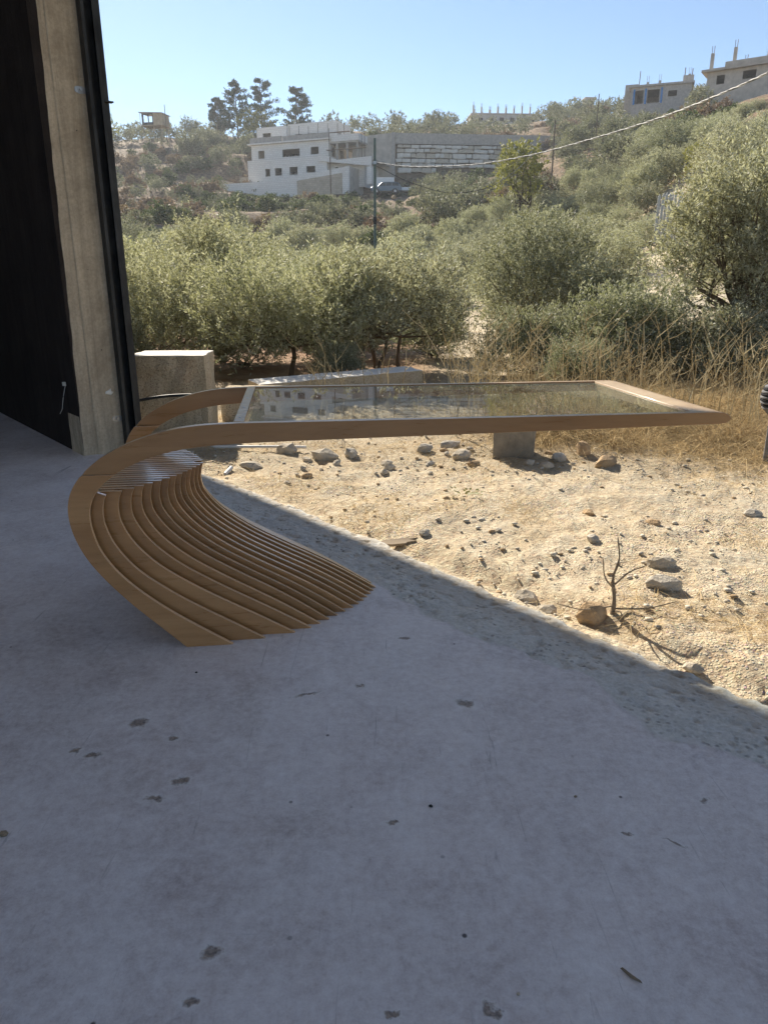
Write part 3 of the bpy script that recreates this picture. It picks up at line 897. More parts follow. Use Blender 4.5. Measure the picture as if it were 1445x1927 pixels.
chunky_block('stone_block', [(-2.08, 5.93), (-1.47, 5.95), (-1.50, 6.45), (-2.1, 6.42)], -0.1, 0.605, 'coarse_stone',
             'big square block of coarse tan stone with its sunlit top painted white beside the black channel', 'stone block', 2.0, 0.022, 'plaster_and_lit_top')
chunky_block('stone_block', [(-1.47, 6.5), (-0.95, 6.55), (-0.95, 6.9), (-1.47, 6.9)], -0.1, 0.24, 'coarse_stone',
             'lower brown stone block seen through the curve of the desk', 'stone block', 5.0, 0.03)
chunky_block('low_stone_wall', [(-1.20, 6.95), (0.44, 8.2), (0.26, 8.62), (-1.38, 7.35)], -0.1, 0.24, 'coarse_stone',
             'long low tan stone kerb with its sunlit top painted white behind the glass', 'low wall', 8.0, 0.02, 'plaster_and_lit_top')
chunky_block('stone_post', [(0.78, 5.02), (1.06, 4.98), (1.10, 5.12), (0.86, 5.18)], -0.1, 0.24, 'post_stone',
             'short upright grey stone post sticking out of dry grass under the desk top', 'stone post', 4.0, 0.012)
specs = [
 (-0.72, 5.22, .085, .06, .055, 'pale_rock', 'pale lumpy rock at the foot of the grass near the white pipe'),
 (-0.93, 4.86, .11, .07, .03, 'pale_rock', 'flat slab-like pale stone lying in the gravel left of the other rocks'),
 (-0.42, 5.05, .10, .07, .06, 'pale_rock', 'largest pale rock in the rubble row under the desk top'),
 (-0.24, 5.12, .06, .05, .04, 'grey_rock', 'small grey rock behind the largest pale rock'),
 (0.30, 5.2, .07, .05, .045, 'grey_rock', 'grey rock at the edge of the dry grass left of the stone post'),
 (0.55, 5.0, .08, .06, .045, 'pale_rock', 'pale rock just left of the upright stone post'),
 (0.50, 5.35, .09, .05, .04, 'grey_rock', 'flat grey rock half hidden in grass behind the stone post'),
 (1.22, 4.88, .07, .05, .045, 'grey_rock', 'rounded grey rock just right of the stone post'),
 (1.10, 4.72, .05, .04, .03, 'pale_rock', 'small pale rock in front of the stone post'),
 (1.50, 4.72, .10, .06, .055, 'tan_rock', 'orange-tan wedge-shaped rock right of the stone post'),
 (1.42, 5.0, .06, .05, .07, 'tan_rock', 'upright tan rock behind the orange-tan wedge rock'),
 (0.62, 4.80, .045, .035, .03, 'tan_rock', 'small tan rock between the pale rocks and the post'),
 (0.02, 4.85, .05, .04, .025, 'pale_rock', 'small flat pale rock in the gravel'),
 (0.58, 2.72, .06, .05, .035, 'pale_rock', 'white jagged stone at the shadow edge left of the earth clod'),
 (0.64, 2.60, .045, .035, .025, 'pale_rock', 'smaller white stone in front of the jagged one by the shadow edge'),
 (1.24, 2.98, .07, .05, .035, 'pale_rock', 'pale crumbly stone lying right of the dry stem'),
 (1.15, 2.74, .075, .05, .04, 'grey_rock', 'grey-brown clod right of the dry stem'),
 (1.035, 2.13, .035, .025, .018, 'pale_rock', 'small white chip beside the dark hollow near the right edge'),
 (1.96, 3.63, .05, .03, .02, 'grey_rock', 'dark little stone near the right edge of the yard'),
 (1.12, 3.75, .05, .03, .022, 'tan_rock', 'flat tan stone in the middle of the yard'),
 (1.40, 3.55, .045, .035, .02, 'tan_rock', 'thin tan stone chip in the right part of the yard'),
 (0.20, 3.40, .035, .03, .02, 'grey_rock', 'small grey stone right of the broken board'),
 (1.02, 3.30, .04, .035, .025, 'grey_rock', 'small dark stone in the middle of the yard'),
 (0.80, 7.3, .16, .12, .14, 'pale_rock', 'pale angular boulder among the dry weeds behind the glass'),
 (1.25, 7.6, .2, .15, .13, 'tan_rock', 'tan boulder among the dry weeds behind the glass'),
 (1.05, 7.1, .12, .1, .09, 'pale_rock', 'small pale boulder in front of the tan one in the weeds'),
]
_rr = random.Random(31)
where = ['near the white pipe', 'left of the big pale rock', 'under the middle of the desk top', 'left of the stone post', 'in front of the stone post', 'right of the stone post', 'in the open yard']
_seen = set()
for k in range(26):
    y = _rr.uniform(4.35, 5.25) if k < 24 else _rr.uniform(2.9, 4.3); x = _rr.uniform(-.85, 1.3) if k < 24 else _rr.uniform(.25, 1.9)
    z_ = 'in the open yard' if k >= 24 else where[min(5, int((x+.85)/2.15*6))]
    a = _rr.uniform(.014, .042)
    sh = _rr.choice(['flat', 'angular', 'rounded', 'jagged', 'wedge-shaped']); sz = 'tiny' if a < .026 else 'small' if a < .038 else 'fist-sized'
    cl, mt = _rr.choice([('pale', 'pale_rock'), ('pale', 'pale_rock'), ('grey', 'grey_rock'), ('tan', 'tan_rock')])
    lb = f'{sz} {cl} {sh} rock lying {z_}'
    if lb in _seen: continue
    _seen.add(lb)
    specs.append((x, y, a, a*_rr.uniform(.6, .9), a*_rr.uniform(.4, .7), mt, f'{sz} {cl} {sh} rock lying {z_}'))
for i, s_ in enumerate(specs):
    x, y, a, b, c, m, lab = s_
    rock(x, y, a, b, c, m, lab, i+3, rz=rng.uniform(0, 6), sink=0.45, tilt=rng.uniform(-.3, .3))
# earth clod with a dry stem growing beside it
rock(0.80, 2.50, .062, .045, .06, 'tan_rock', 'crumbly brown clod of earth at the foot of the dry stem', 77, 0.4, 'earth clod')
def dry_stem():
    x, y = 0.87, 2.50; z = float(hgt(x, y))
    r = empty('dry_stem', (x, y, z)); tag(r, 'leafless dry brown stem standing in the sunlit earth', 'dry plant')
    m = MB()
    m.tube(catmull([(0, 0, -0.03), (0.004, 0, 0.06), (-0.006, 0.01, 0.14), (0.01, 0.01, 0.22), (0.0, 0.02, 0.30)], 4), [0.009]*4+[0.007]*4+[0.005]*4+[0.003]*4+[0.002], 6)
    m.build('stem', M['weathered_wood'], r)
    for a in ([(0, 0, .12), (.05, 0, .17), (.11, .01, .19)], [(0, 0, .10), (-.04, 0, .15), (-.05, .01, .22)],
              [(0, 0, .03), (-.12, -.03, .03), (-.22, -.02, .05)], [(0, 0, .02), (.12, -.02, .03), (.25, .02, .04)], [(0, 0, .0), (.015, -.05, .03), (.02, -.07, -.02)]):
        m = MB(); m.tube(catmull(a, 4), [0.0035]*4+[0.0025]*4+[0.0015], 5)
        m.build('twig', M['weathered_wood'], r)
dry_stem()
def litter():
    # white plastic pipe
    z = float(hgt(-0.85, 5.2))
    m = MB(); m.tube(catmull([(-1.28, 5.42, z+.09), (-1.33, 5.38, z+.05), (-1.28, 5.33, z+.022), (-1.1, 5.3, z+.025), (-0.8, 5.28, z+.03), (-0.58, 5.26, z+.03)], 5), 0.011, 8)
    tag(m.build('plastic_pipe', M['pipe_white'], smooth=60), 'thin white plastic pipe lying in the gravel beside the desk base', 'pipe')
    m = MB(); m.tube([(-1.05, 4.60, float(hgt(-1.05, 4.6))+.01), (-1.03, 4.72, float(hgt(-1.03, 4.72))+.014)], 0.013, 8)
    tag(m.build('plastic_pipe', M['pipe_white'], smooth=60), 'short stub of white pipe at the shadow edge by the desk base', 'pipe')
    # broken board at the shadow edge
    x, y = 0.06, 3.33; z = float(hgt(x, y))
    V = [(-.11, -.008, 0), (-.02, -.025, 0), (.05, -.012, 0), (.055, .0, 0), (.10, .014, 0), (.06, .028, 0), (.105, .045, 0), (.02, .04, 0), (-.06, .02, 0)]
    n = len(V)
    VV = [(p[0], p[1], p[0]*.05) for p in V] + [(p[0], p[1], p[0]*.05+.012) for p in V]
    o = MB().add(VV, [tuple(range(n))[::-1], tuple(range(n, 2*n))]+[(i, (i+1) % n, (i+1) % n+n, i+n) for i in range(n)]).build('wood_scrap', M['weathered_wood'])
    o.location = (x, y, z+.018); o.rotation_euler = (0.15, 0, -0.1)
    tag(o, 'splintered piece of grey board lying at the shadow edge', 'wood scrap')
    # splinter on the floor, lower right
    o = MB().add([(-.022, 0, 0), (0, -.005, 0), (.02, -.001, 0), (0, .003, 0), (-.018, .001, .005), (0, -.003, .006), (.016, 0, .003)],
                 [(0, 3, 2, 1), (0, 1, 5, 4), (1, 2, 6, 5), (2, 3, 6), (3, 0, 4), (3, 4, 5, 6)]).build('splinter', M['weathered_wood'])
    px, py = floor_pt(1188, 1838); o.location = (px, py, 0.0015); o.rotation_euler = (0, 0, -0.75)
    tag(o, 'small dark wood splinter on the floor near the bottom right corner', 'splinter')
    for (a, b, s_, lab) in ((810, 1518, .006, 'tiny black crumb in the middle of the floor'), (8, 1572, .012, 'tan crumb at the left edge of the floor'),
                        (370, 1266, .005, 'tiny black crumb on the floor in front of the desk foot'), (1082, 1500, .005, 'tiny dark crumb right of the floor middle'),
                        (975, 1872, .004, 'small white crumb near the bottom of the floor')):
        px, py = floor_pt(a, b)
        me = rock_mesh(a, s_, s_*.8, s_*.6, M['weathered_wood' if 'tan' in lab or 'dark' in lab else 'pale_rock' if 'white' in lab else 'rubber'], 'crumb', 1)
        o = link_mesh('crumb', me, None, (px, py, s_*.4)); tag(o, lab, 'crumb')
    # striped bundle at the right edge
    x, y = 2.50, 4.70; z = float(hgt(x, y))
    r = empty('striped_bundle', (x+.06, y, z)); tag(r, 'dark and grey striped rolled bundle at the right edge of the weeds', 'bundle')
    zz = 0.36
    m = MB()
    for k in range(9):
        h = zz+k*0.017; rad = 0.075+0.018*math.sin(k/8*math.pi)
        m2 = MB().tube([(0, 0, h), (0, 0, h+.0045), (0.0, 0, h+.0125), (0, 0, h+.017)], [rad-.006, rad, rad, rad-.006], 20)
        m2.build('stripe', M['cloth_black' if k % 2 else 'cloth_grey'], r, smooth=50)
    MB().tube([(0, 0, 0), (0, 0, zz-.05), (0, 0, zz-.002)], [.02, .02, .066], 18).build('stand', M['cloth_grey'], r, smooth=50)
litter()
def gravel():
    r = np.random.RandomState(3)
    import bmesh
    protos = []
    for k in range(6):
        me = rock_mesh(k+40, 1, 1, .65, M['pale_rock'], 'tmp', 1)
        v = np.empty(len(me.vertices)*3, np.float32); me.vertices.foreach_get('co', v)
        f = np.empty(len(me.polygons)*3, np.int32); me.polygons.foreach_get('vertices', f)
        protos.append((v.reshape(-1, 3), f.reshape(-1, 3))); bpy.data.meshes.remove(me)
    N = 20000
    Y = 1.8+ (r.rand(N)**.8)*4.4; X = (r.rand(N)-.45)*1.2*Y*1.15
    u, v = w2uv(X, Y)
    dens = fbm(X*1.5, Y*1.5, 3)
    keep = (v > 0.03) & (r.rand(N) < sstep(.48, .66, dens)*.8+.03+.5*sstep(3.9, 4.9, Y))
    X = X[keep]; Y = Y[keep]; n = len(X)
    Z = hgt(X, Y)
    s = 0.0022+0.016*r.rand(n)**11 + 0.0024*r.rand(n)
    Vs = []; Fs = []; mi = []; off = 0
    for k in range(n):
        pv, pf = protos[k % 6]
        a = r.rand()*6.28; c, q = math.cos(a), math.sin(a)
        p = pv*s[k]*np.array([1, .6+.5*r.rand(), .7])
        p = np.stack([p[:, 0]*c-p[:, 1]*q, p[:, 0]*q+p[:, 1]*c, p[:, 2]], 1)+np.array([X[k], Y[k], Z[k]+s[k]*.25])
        Vs.append(p); Fs.append(pf+off); off += len(pv); mi += [r.choice([0, 0, 0, 0, 1, 2])]*len(pf)
    me = np_mesh('gravel', np.concatenate(Vs), np.concatenate(Fs), [M['pebble'], M['tan_rock'], M['grey_rock']], mi)
    tag(link_mesh('gravel', me), 'loose pale gravel and pebbles scattered over the sunlit yard', None, None, 'stuff')
gravel()

# ------------------------------------------------------------------ dry grass and weeds
def blades(name, X, Y, h, wid, lean, mat, label, seed, base=0.0, curl=0.5):
    r = np.random.RandomState(seed); n = len(X)
    Z = hgt(X, Y)-0.01+base
    a = r.rand(n)*2*np.pi; d = np.stack([np.cos(a), np.sin(a)], 1)
    pa = a+1.57+r.randn(n)*.4; p = np.stack([np.cos(pa), np.sin(pa)], 1)
    L = lean*(.3+r.rand(n))
    B = np.stack([X, Y, Z], 1)
    def at(t):
        q = B.copy(); q[:, :2] += d*(h*L*(t**(1+curl)))[:, None]; q[:, 2] += h*(t-.35*L*t*t)
        return q
    P = np.concatenate([p, np.zeros((n, 1))], 1)
    m0, m1, m2 = at(0), at(.5), at(1.0)
    wd = (wid*(.6+.8*r.rand(n)))[:, None]
    V = np.stack([m0-P*wd, m0+P*wd, m1+P*wd*.7, m1-P*wd*.7, m2+P*wd*.12, m2-P*wd*.12], 1).reshape(-1, 3)
    i = np.arange(n)[:, None]*6
    F = np.concatenate([i+np.array([[0, 1, 2, 3]]), i+np.array([[3, 2, 4, 5]])])
    o = link_mesh(name, np_mesh(name, V, F, M[mat]))
    tag(o, label, None, None, 'stuff')
def grasses():
    r = np.random.RandomState(21)
    nc = 9000
    cy = 4.2+r.rand(nc)*5.6; cs = -0.30+r.rand(nc)*0.95; cx = cs*cy
    edge = 4.95-1.0*(cs-.2)*sstep(.15, .5, cs)+(fbm(cx*1.3, cx*0+2, 3)-.5)*.7
    left = sstep(.10, .27, cs+(fbm(cx*2, cy*2, 2)-.5)*.14)
    p = sstep(-.15, .5, cy-edge)**1.5*(0.16+0.84*left)*(1-.5*sstep(6.5, 9, cy))*(sstep(.3, .55, fbm(cx*2.2, cy*2.2, 3))*.75+.25)
    k = r.rand(nc) < p
    cx, cy, edge, left = cx[k], cy[k], edge[k], left[k]; nc = len(cx)
    per = r.randint(8, 44, nc); ci = np.repeat(np.arange(nc), per); n = len(ci)
    sp = (.02+.06*r.rand(nc))[ci]
    X = cx[ci]+r.randn(n)*sp; Y = cy[ci]+r.randn(n)*sp
    ch = (.35+1.1*r.rand(nc)**1.5)[ci]
    h = (.05+.13*r.rand(n))*(.45+.85*left[ci])*ch*(.55+.8*sstep(0, .9, Y-edge[ci]))+.22*left[ci]*sstep(.5, 1.3, Y-edge[ci])*r.rand(n)**2
    print('grass', n)
    blades('dry_grass', X, Y, h, .0012+.0010*r.rand(n), 2.0+1.2*r.rand(n), 'straw', 'golden dry grass bank along the back of the yard', 5)
    # fallen straw on the earth
    N = 26000
    Y = 2.2+r.rand(N)*3.4; X = (r.rand(N)-.35)*Y*1.1; u, v = w2uv(X, Y)
    k = (v > .1) & (r.rand(N) < sstep(.50, .70, fbm(X*1.6+3, Y*1.6, 3))*.9+.02+.25*sstep(4.1, 5, Y))
    X = X[k]; Y = Y[k]; n = len(X)
    blades('fallen_straw', X, Y, .02+.06*r.rand(n), .001+0*X, 4.0, 'straw', 'short bits of straw lying on the earth', 8, .012, 0)
    # tall weeds: branching stalks
    m = MB(); rr = random.Random(4)
    for k in range(230):
        if k < 175: y = rr.uniform(5.6, 7.6); x = y*rr.uniform(.10, .56)
        else: y = rr.uniform(6.0, 8.2); x = y*rr.uniform(-.12, .5)
        z = float(hgt(x, y)); H = rr.uniform(.35, 1.0)*(1 if k < 175 else .75)
        a = rr.uniform(0, 6.28); L = rr.uniform(.05, .45)
        pts = [(x, y, z)]
        for j in range(1, 5):
            t = j/4
            pts.append((x+math.cos(a)*L*H*t*t+rr.uniform(-.02, .02), y+math.sin(a)*L*H*t*t, z+H*t*(1-.2*L*t)))
        m.tube(pts, [.005, .0042, .0034, .0024, .0013], 4, cap=False)
        for b in range(rr.randint(3, 7)):
            t = rr.uniform(.3, .95); i = min(3, int(t*4)); f = t*4-i
            p = Vector(pts[i]).lerp(Vector(pts[i+1]), f)
            aa = rr.uniform(0, 6.28); bl = rr.uniform(.08, .32)*H
            q = p+Vector((math.cos(aa)*bl*.7, math.sin(aa)*bl*.7, bl*rr.uniform(.3, .9)))
            m.tube([p, (p+q)/2+Vector((0, 0, -.01)), q], [.003, .0022, .0014], 3, cap=False)
            if rr.random() < .5:
                m.tube([q-Vector((0, 0, .004)), q, q+Vector((0, 0, .007))], [.001, .005, .001], 5)
    tag(m.build('dry_weeds', M['stalk']), 'tall branching dry weed stalks tangled in front of the olive trees', None, None, 'stuff')
grasses()
def green_weed():
    x, y = .46, 4.02; z = float(hgt(x, y)); r = random.Random(2); m = MB()
    for k in range(40):
        a = r.uniform(0, 6.28); L = r.uniform(.02, .10); e = r.uniform(.1, .7)
        p = Vector((x+math.cos(a)*L, y+math.sin(a)*L*.7, z+.01+L*e*.5)); w_ = .009
        q = p+Vector((math.cos(a)*.025, math.sin(a)*.025, .008)); s_ = Vector((-math.sin(a), math.cos(a), .3))*w_
        m.add([p, (p+q)/2+s_, q, (p+q)/2-s_], [(0, 1, 2, 3)])
    tag(m.build('green_weed', M['yellow_leaf']), 'small green creeping weed in the gravel', 'weed')
green_weed()

# ------------------------------------------------------------------ trees
def leaves_from_twigs(O, D, L, nl, ll, lw, r, droop=0.25):
    n = len(O)
    t = (np.arange(nl)+.5)/nl
    T = np.repeat(t[None, :], n, 0)+r.rand(n, nl)*.05
    P = O[:, None, :]+D[:, None, :]*(L[:, None]*T)[..., None]
    P[..., 2] -= (L[:, None]*T**2*droop)
    rd = r.randn(n, nl, 3); rd -= (rd*D[:, None, :]).sum(-1, keepdims=True)*D[:, None, :]
    rd /= np.linalg.norm(rd, axis=-1, keepdims=True)+1e-6
    dirn = D[:, None, :]*.75+rd*.8; dirn /= np.linalg.norm(dirn, axis=-1, keepdims=True)
    sd_ = np.cross(dirn, r.randn(n, nl, 3)); sd_ /= np.linalg.norm(sd_, axis=-1, keepdims=True)+1e-6
    l = ll*(.6+.7*r.rand(n, nl, 1)); w_ = lw*(.7+.5*r.rand(n, nl, 1))
    a = P; b = P+dirn*l*.5+sd_*w_; c = P+dirn*l; d = P+dirn*l*.5-sd_*w_
    V = np.stack([a, b, c, d], 2).reshape(-1, 3)
    m = n*nl
    F = np.arange(m*4).reshape(m, 4)
    return V, F

def tree_meshes(name, seed, H, W, ntw, nl, ll, lw, leaf, trunk_h=0.25, lobes=11, twl=0.3, open_=0.0, upright=0.6, stems=1):
    """H total height, W crown width: returns (wood mesh, crown mesh)"""
    r = np.random.RandomState(seed); rr = random.Random(seed)
    m = MB(); ends = []
    tr = 0.026*H if stems == 1 else 0.018*H
    bases = []
    for sidx in range(stems):
        bx = rr.uniform(-.12, .12)*W*(stems > 1); by = rr.uniform(-.1, .1)*W*(stems > 1)
        p = Vector((bx, by, -0.08)); pts = [p.copy()]; d = Vector((rr.uniform(-.35, .35), rr.uniform(-.35, .35), 1)).normalized()
        for k in range(4):
            p = p+d*(trunk_h*H/3.4); pts.append(p.copy())
            d = (d+Vector((rr.uniform(-.4, .4), rr.uniform(-.4, .4), .1))).normalized()
        m.tube(pts, [tr*1.35, tr*1.0, tr*.9, tr*.85, tr*.8], 8)
        bases.append((pts[-1], tr*.75))
    lobec = []
    for k in range(lobes):
        a = k*2.39996+rr.uniform(-.3, .3); q = (k+.5)/lobes
        rad = W*.5*(.30+.48*math.sqrt(rr.random()))*(1-.45*q**2)
        z = H*(trunk_h+.06+(.70-trunk_h)*q+rr.uniform(-.04, .04))
        lobec.append(Vector((math.cos(a)*rad, math.sin(a)*rad, z)))
    for i, c in enumerate(lobec):
        b, br = bases[i % len(bases)]
        mid = b.lerp(c, .5)+Vector((rr.uniform(-.1, .1)*W, rr.uniform(-.1, .1)*W, -.03*H))
        q1 = b.lerp(mid, .5)+Vector((rr.uniform(-.04, .04)*W, rr.uniform(-.04, .04)*W, 0))
        m.tube([b, q1, mid, mid.lerp(c, .5)+Vector((rr.uniform(-.05, .05)*W, 0, .02*H)), c], [br*.7, br*.55, br*.42, br*.28, br*.14], 6)
        for j in range(5):
            e = c+Vector((rr.gauss(0, 1), rr.gauss(0, 1), rr.gauss(.3, .8))).normalized()*W*rr.uniform(.12, .24)
            s0 = mid.lerp(c, rr.uniform(.2, 1))
            m.tube([s0, s0.lerp(e, .5)+Vector((0, 0, .02)), e], [br*.16, br*.1, br*.04], 4, cap=False)
    wood = m.mesh(name+'_wood', M['bark'], 50)
    # twigs around lobe centres
    li = r.randint(0, lobes, ntw)
    C = np.array([tuple(c) for c in lobec])
    lr = (W*.155)*(0.7+.65*r.rand(lobes))
    dirs = r.randn(ntw, 3); dirs /= np.linalg.norm(dirs, axis=1, keepdims=True)
    dirs[:, 2] = dirs[:, 2]*.85+.12
    rad = lr[li]*(.35+.65*r.rand(ntw)**.5)*(1+open_*r.randn(ntw)*.5)
    O = C[li]+dirs*rad[:, None]
    O[:, 2] = np.maximum(O[:, 2], H*trunk_h*.45)
    D = dirs*.8+r.randn(ntw, 3)*.35; D[:, 2] += upright; D /= np.linalg.norm(D, axis=1, keepdims=True)
    L = twl*(.5+.8*r.rand(ntw))
    sh = r.rand(ntw) < .07
    L = np.where(sh, L*1.9, L); D[sh, 2] += 1.2; D /= np.linalg.norm(D, axis=1, keepdims=True)
    V, F = leaves_from_twigs(O, D, L, nl, ll, lw, r)
    crown = np_mesh(name+'_crown', V, F, M[leaf])
    return wood, crown

def plant_tree(meshes, x, y, rz, sc, label, group=None, name='olive_tree', cat='olive tree', parts=True, dz=0.0, sz=None):
    z = float(hgt(x, y))+dz
    root = empty(name, (x, y, z), rz)
    root.scale = (sc, sc, sz or sc)
    tag(root, label, cat, group)
    link_mesh('trunk', meshes[0], root); link_mesh('crown', meshes[1], root)
    return root

# hero trees nearest the yard
hero = [
 # x, y, H, W, seed, stems, trunk, label, twigs
 (-1.25, 9.6, 1.38, 2.9, 1, 1, .34, 'olive tree with a twisted forked trunk directly behind the low stone kerb', 2300),
 (-0.05, 10.3, 1.62, 2.6, 2, 3, .28, 'many-stemmed olive tree with low spreading limbs right of the kerb', 2300),
 (2.6, 12.4, 2.45, 2.5, 3, 2, .14, 'dark rounded olive tree in the middle right behind the weeds', 2400),
 (4.4, 9.3, 2.95, 2.1, 4, 1, .24, 'tall olive tree with a bare pale leaning trunk near the right edge', 2400),
 (-3.3, 10.6, 1.65, 2.9, 5, 2, .16, 'olive tree in the shade of the left side behind the stone block', 2000),
 (3.25, 11.2, 1.5, 1.5, 9, 1, .2, 'slim pale olive tree between the dark round tree and the tall right one', 1500),
 (2.95, 9.0, 1.05, 1.7, 6, 2, .10, 'low bushy young olive between the dark tree and the tall right one', 1300),
 (5.9, 11.5, 2.7, 3.2, 7, 1, .22, 'olive tree cut off by the right edge of the view', 1800),
 (-2.75, 12.6, 2.55, 2.5, 8, 1, .18, 'tallest leafy olive of the left group with feathery upright shoots', 2300),
]
for (x, y, H, W, sd_, stems, th, lab, ntw) in hero:
    ms = tree_meshes('olive', sd_, H, W, ntw, 18, .056, .0085, 'olive_dark' if sd_ in (3, 6) else 'olive_leaf', th, 21, .30, 0.25, .9, stems)
    plant_tree(ms, x, y, 0, 1.0, lab)
    if sd_ == 6: young = ms
for (x, y, sc, lab) in ((3.75, 8.3, .75, 'small olive sucker bush at the foot of the tall right tree'), (4.75, 8.6, .8, 'leafy olive sucker bush right of the tall tree trunk'),
                        (1.9, 9.6, .8, 'young olive bush left of the low bushy one behind the weeds'), (2.2, 8.2, .5, 'tiny olive sucker among the dry weeds'),
                        (-2.1, 11.2, .75, 'low olive bush between the two left trees behind the stone kerb'), (-.6, 12.2, .85, 'low olive bush in the shade behind the forked tree'),
                        (.75, 12.0, .8, 'low olive bush right of the many-stemmed tree'), (-3.6, 9.3, .8, 'low olive bush just right of the black channel'),
                        (-.55, 8.7, .42, 'tiny olive sucker behind the stone kerb'), (5.6, 9.4, .9, 'leafy bush at the right edge under the cut off tree')):
    plant_tree(young, x, y, x*7, sc, lab, None, 'shrub', 'olive bush')
# grove of mid distance olives
midm = [tree_meshes('olive_mid', 20+k, 2.3, (3.4, 3.0, 2.7, 3.2)[k], 1300, 14, .085, .015, 'olive_leaf' if k < 3 else 'olive_dark', .17, 19, .30, .1, .5, 1+k % 2) for k in range(4)]
farm = [tree_meshes('olive_far', 40+k, 2.6, 3.6, 380, 9, .19, .045, 'far_leaf', .12, 10, .45, .1, .4, 1) for k in range(4)]
shrm = [tree_meshes('shrub', 60+k, 1.5, 2.2, 260, 8, .17, .05, 'shrub_leaf', .08, 8, .3, .1, .4, 2) for k in range(3)]
brnm = [tree_meshes('dry_shrub', 70+k, 1.3, 2.1, 260, 8, .16, .04, 'brown_leaf', .08, 8, .3, .1, .4, 2) for k in range(2)]

def proj(x, y, z):
    p = R(17.5); zz = z-EYE
    dep = y*math.cos(p)-zz*math.sin(p); up = y*math.sin(p)+zz*math.cos(p)
    return 722.5+1350*x/dep, 963.5-1350*up/dep
# sight lines that stay open in the real place: (x0,y0,x1,y1 in the photo, distance of what is seen there)
OPEN = [(432, 228, 700, 352, 128), (664, 244, 935, 305, 128), (990, 262, 1036, 300, 128), (696, 335, 765, 366, 111), (262, 208, 322, 262, 169),
        (1172, 148, 1292, 193, 128), (1318, 100, 1445, 170, 100), (880, 180, 1012, 200, 225), (822, 572, 882, 602, 32),
        (1195, 362, 1290, 470, 25), (1262, 285, 1300, 350, 44), (905, 260, 1012, 350, 58),
        (440, 140, 590, 205, 180)]
def blocked(x, y, H, W, m=0):
    z = float(hgt(x, y))
    cx, top = proj(x, y, z+H*1.1); _, bot = proj(x, y, z)
    hw = 1350*W*.45/y
    for (a, b, c, d, Y) in OPEN:
        if y < Y and cx+hw > a and cx-hw < c and top < d-m and bot > b: return True
    return False
rs = random.Random(9)
placed = [(h[0], h[1], h[3]*.36) for h in hero]
PL = []
def free(x, y, r_):
    return all((x-a)**2+(y-b)**2 > (r_+c)**2 for a, b, c in placed)
def scatter(n, ylo, yhi, slo, shi, meshes, H, W, smin, smax, zone, group, name, cat, pack=.36, tries=30):
    c = 0
    for k in range(n*tries):
        if c >= n: break
        y = math.sqrt(rs.uniform(ylo**2, yhi**2)); s = rs.uniform(slo, shi); x = y*s
        sc = rs.uniform(smin, smax)
        if not free(x, y, W*sc*pack) or blocked(x, y, H*sc*1.1, W*sc): continue
        if s > .1 and 26 < y < 130 and float(fbm(x/8+3, y/8, 3)) > .57: continue
        if y < 40 and 440 < proj(x, y, 2)[0] < 730 and (float(hgt(x, y))+H*sc*1.12-.35)/y > .125: continue
        placed.append((x, y, W*sc*pack)); c += 1
        PL.append(dict(ms=meshes[rs.randrange(len(meshes))], x=x, y=y, rz=rs.uniform(0, 6.28), sc=sc, sz=sc*rs.uniform(.85, 1.1), zone=zone, group=group, name=name, cat=cat, W=W, H=H))
    return c
cnt = []
cnt.append(scatter(54, 14.5, 34, -.42, .46, midm, 2.5, 3.4, .7, 1.25, 'in the flat grove', 'olive trees in the flat grove', 'olive_tree', 'olive tree', .32))
cnt.append(scatter(52, 34, 62, -.36, .12, midm, 2.5, 3.4, .75, 1.3, 'at the foot of the slope', 'olive trees at the foot of the slope', 'olive_tree', 'olive tree', .33))
cnt.append(scatter(72, 22, 66, .12, .55, midm, 2.5, 3.4, .6, 1.3, 'on the steep right slope', 'olive trees on the right slope', 'olive_tree', 'olive tree', .32))
# hero items of the hillside
ym = tree_meshes('almond', 90, 6.6, 4.2, 420, 10, .22, .05, 'yellow_leaf', .2, 16, .6, .25, .9, 3)
plant_tree(ym, 10.4, 60, .5, 1.0, 'yellow-green feathery tree standing in front of the stone retaining wall', None, 'leafy_tree', 'tree', sz=1.05)
ys = tree_meshes('bright_shrub', 91, 1.6, 2.4, 300, 10, .13, .03, 'yellow_leaf', .1, 8, .4, .1, 1.0, 3)
plant_tree(ys, 17.1, 42, 0, 1.1, 'bright yellow-green broom bush beside the bare earth bank on the right slope', None, 'shrub', 'bush')
plant_tree(ys, -62.5, 178, 0, 3.2, 'yellow-green bush left of the hut on stilts', None, 'shrub', 'bush')
plant_tree(ys, -28.5, 176, 0, 3.4, 'bright green round tree among the pines on the skyline', None, 'leafy_tree', 'tree')
plant_tree(ys, -38.0, 96, 0, 1.9, 'yellow bush low on the left hillside', None, 'shrub', 'bush')
cnt.append(scatter(80, 66, 165, -.44, -.12, farm, 3.0, 3.6, .4, .9, 'on the left hillside terraces', 'olive trees on the left hillside', 'olive_tree', 'olive tree', .42))
cnt.append(scatter(34, 64, 125, -.14, .10, farm, 3.0, 3.6, .5, .95, 'below the house', 'olive trees below the house', 'olive_tree', 'olive tree', .42))
cnt.append(scatter(95, 64, 128, .06, .56, farm, 3.0, 3.6, .9, 1.3, 'on the upper right slope', 'olive trees on the upper right slope', 'olive_tree', 'olive tree', .34))
cnt.append(scatter(46, 138, 172, -.02, .40, farm, 3.0, 3.6, .8, 1.3, 'on the terrace above the stone wall', 'olive trees above the wall', 'olive_tree', 'olive tree', .42))
cnt.append(scatter(95, 172, 200, -.46, .42, farm, 3.0, 3.6, 1.0, 1.7, 'on the skyline ridge', 'olive trees along the ridge', 'olive_tree', 'olive tree', .26))
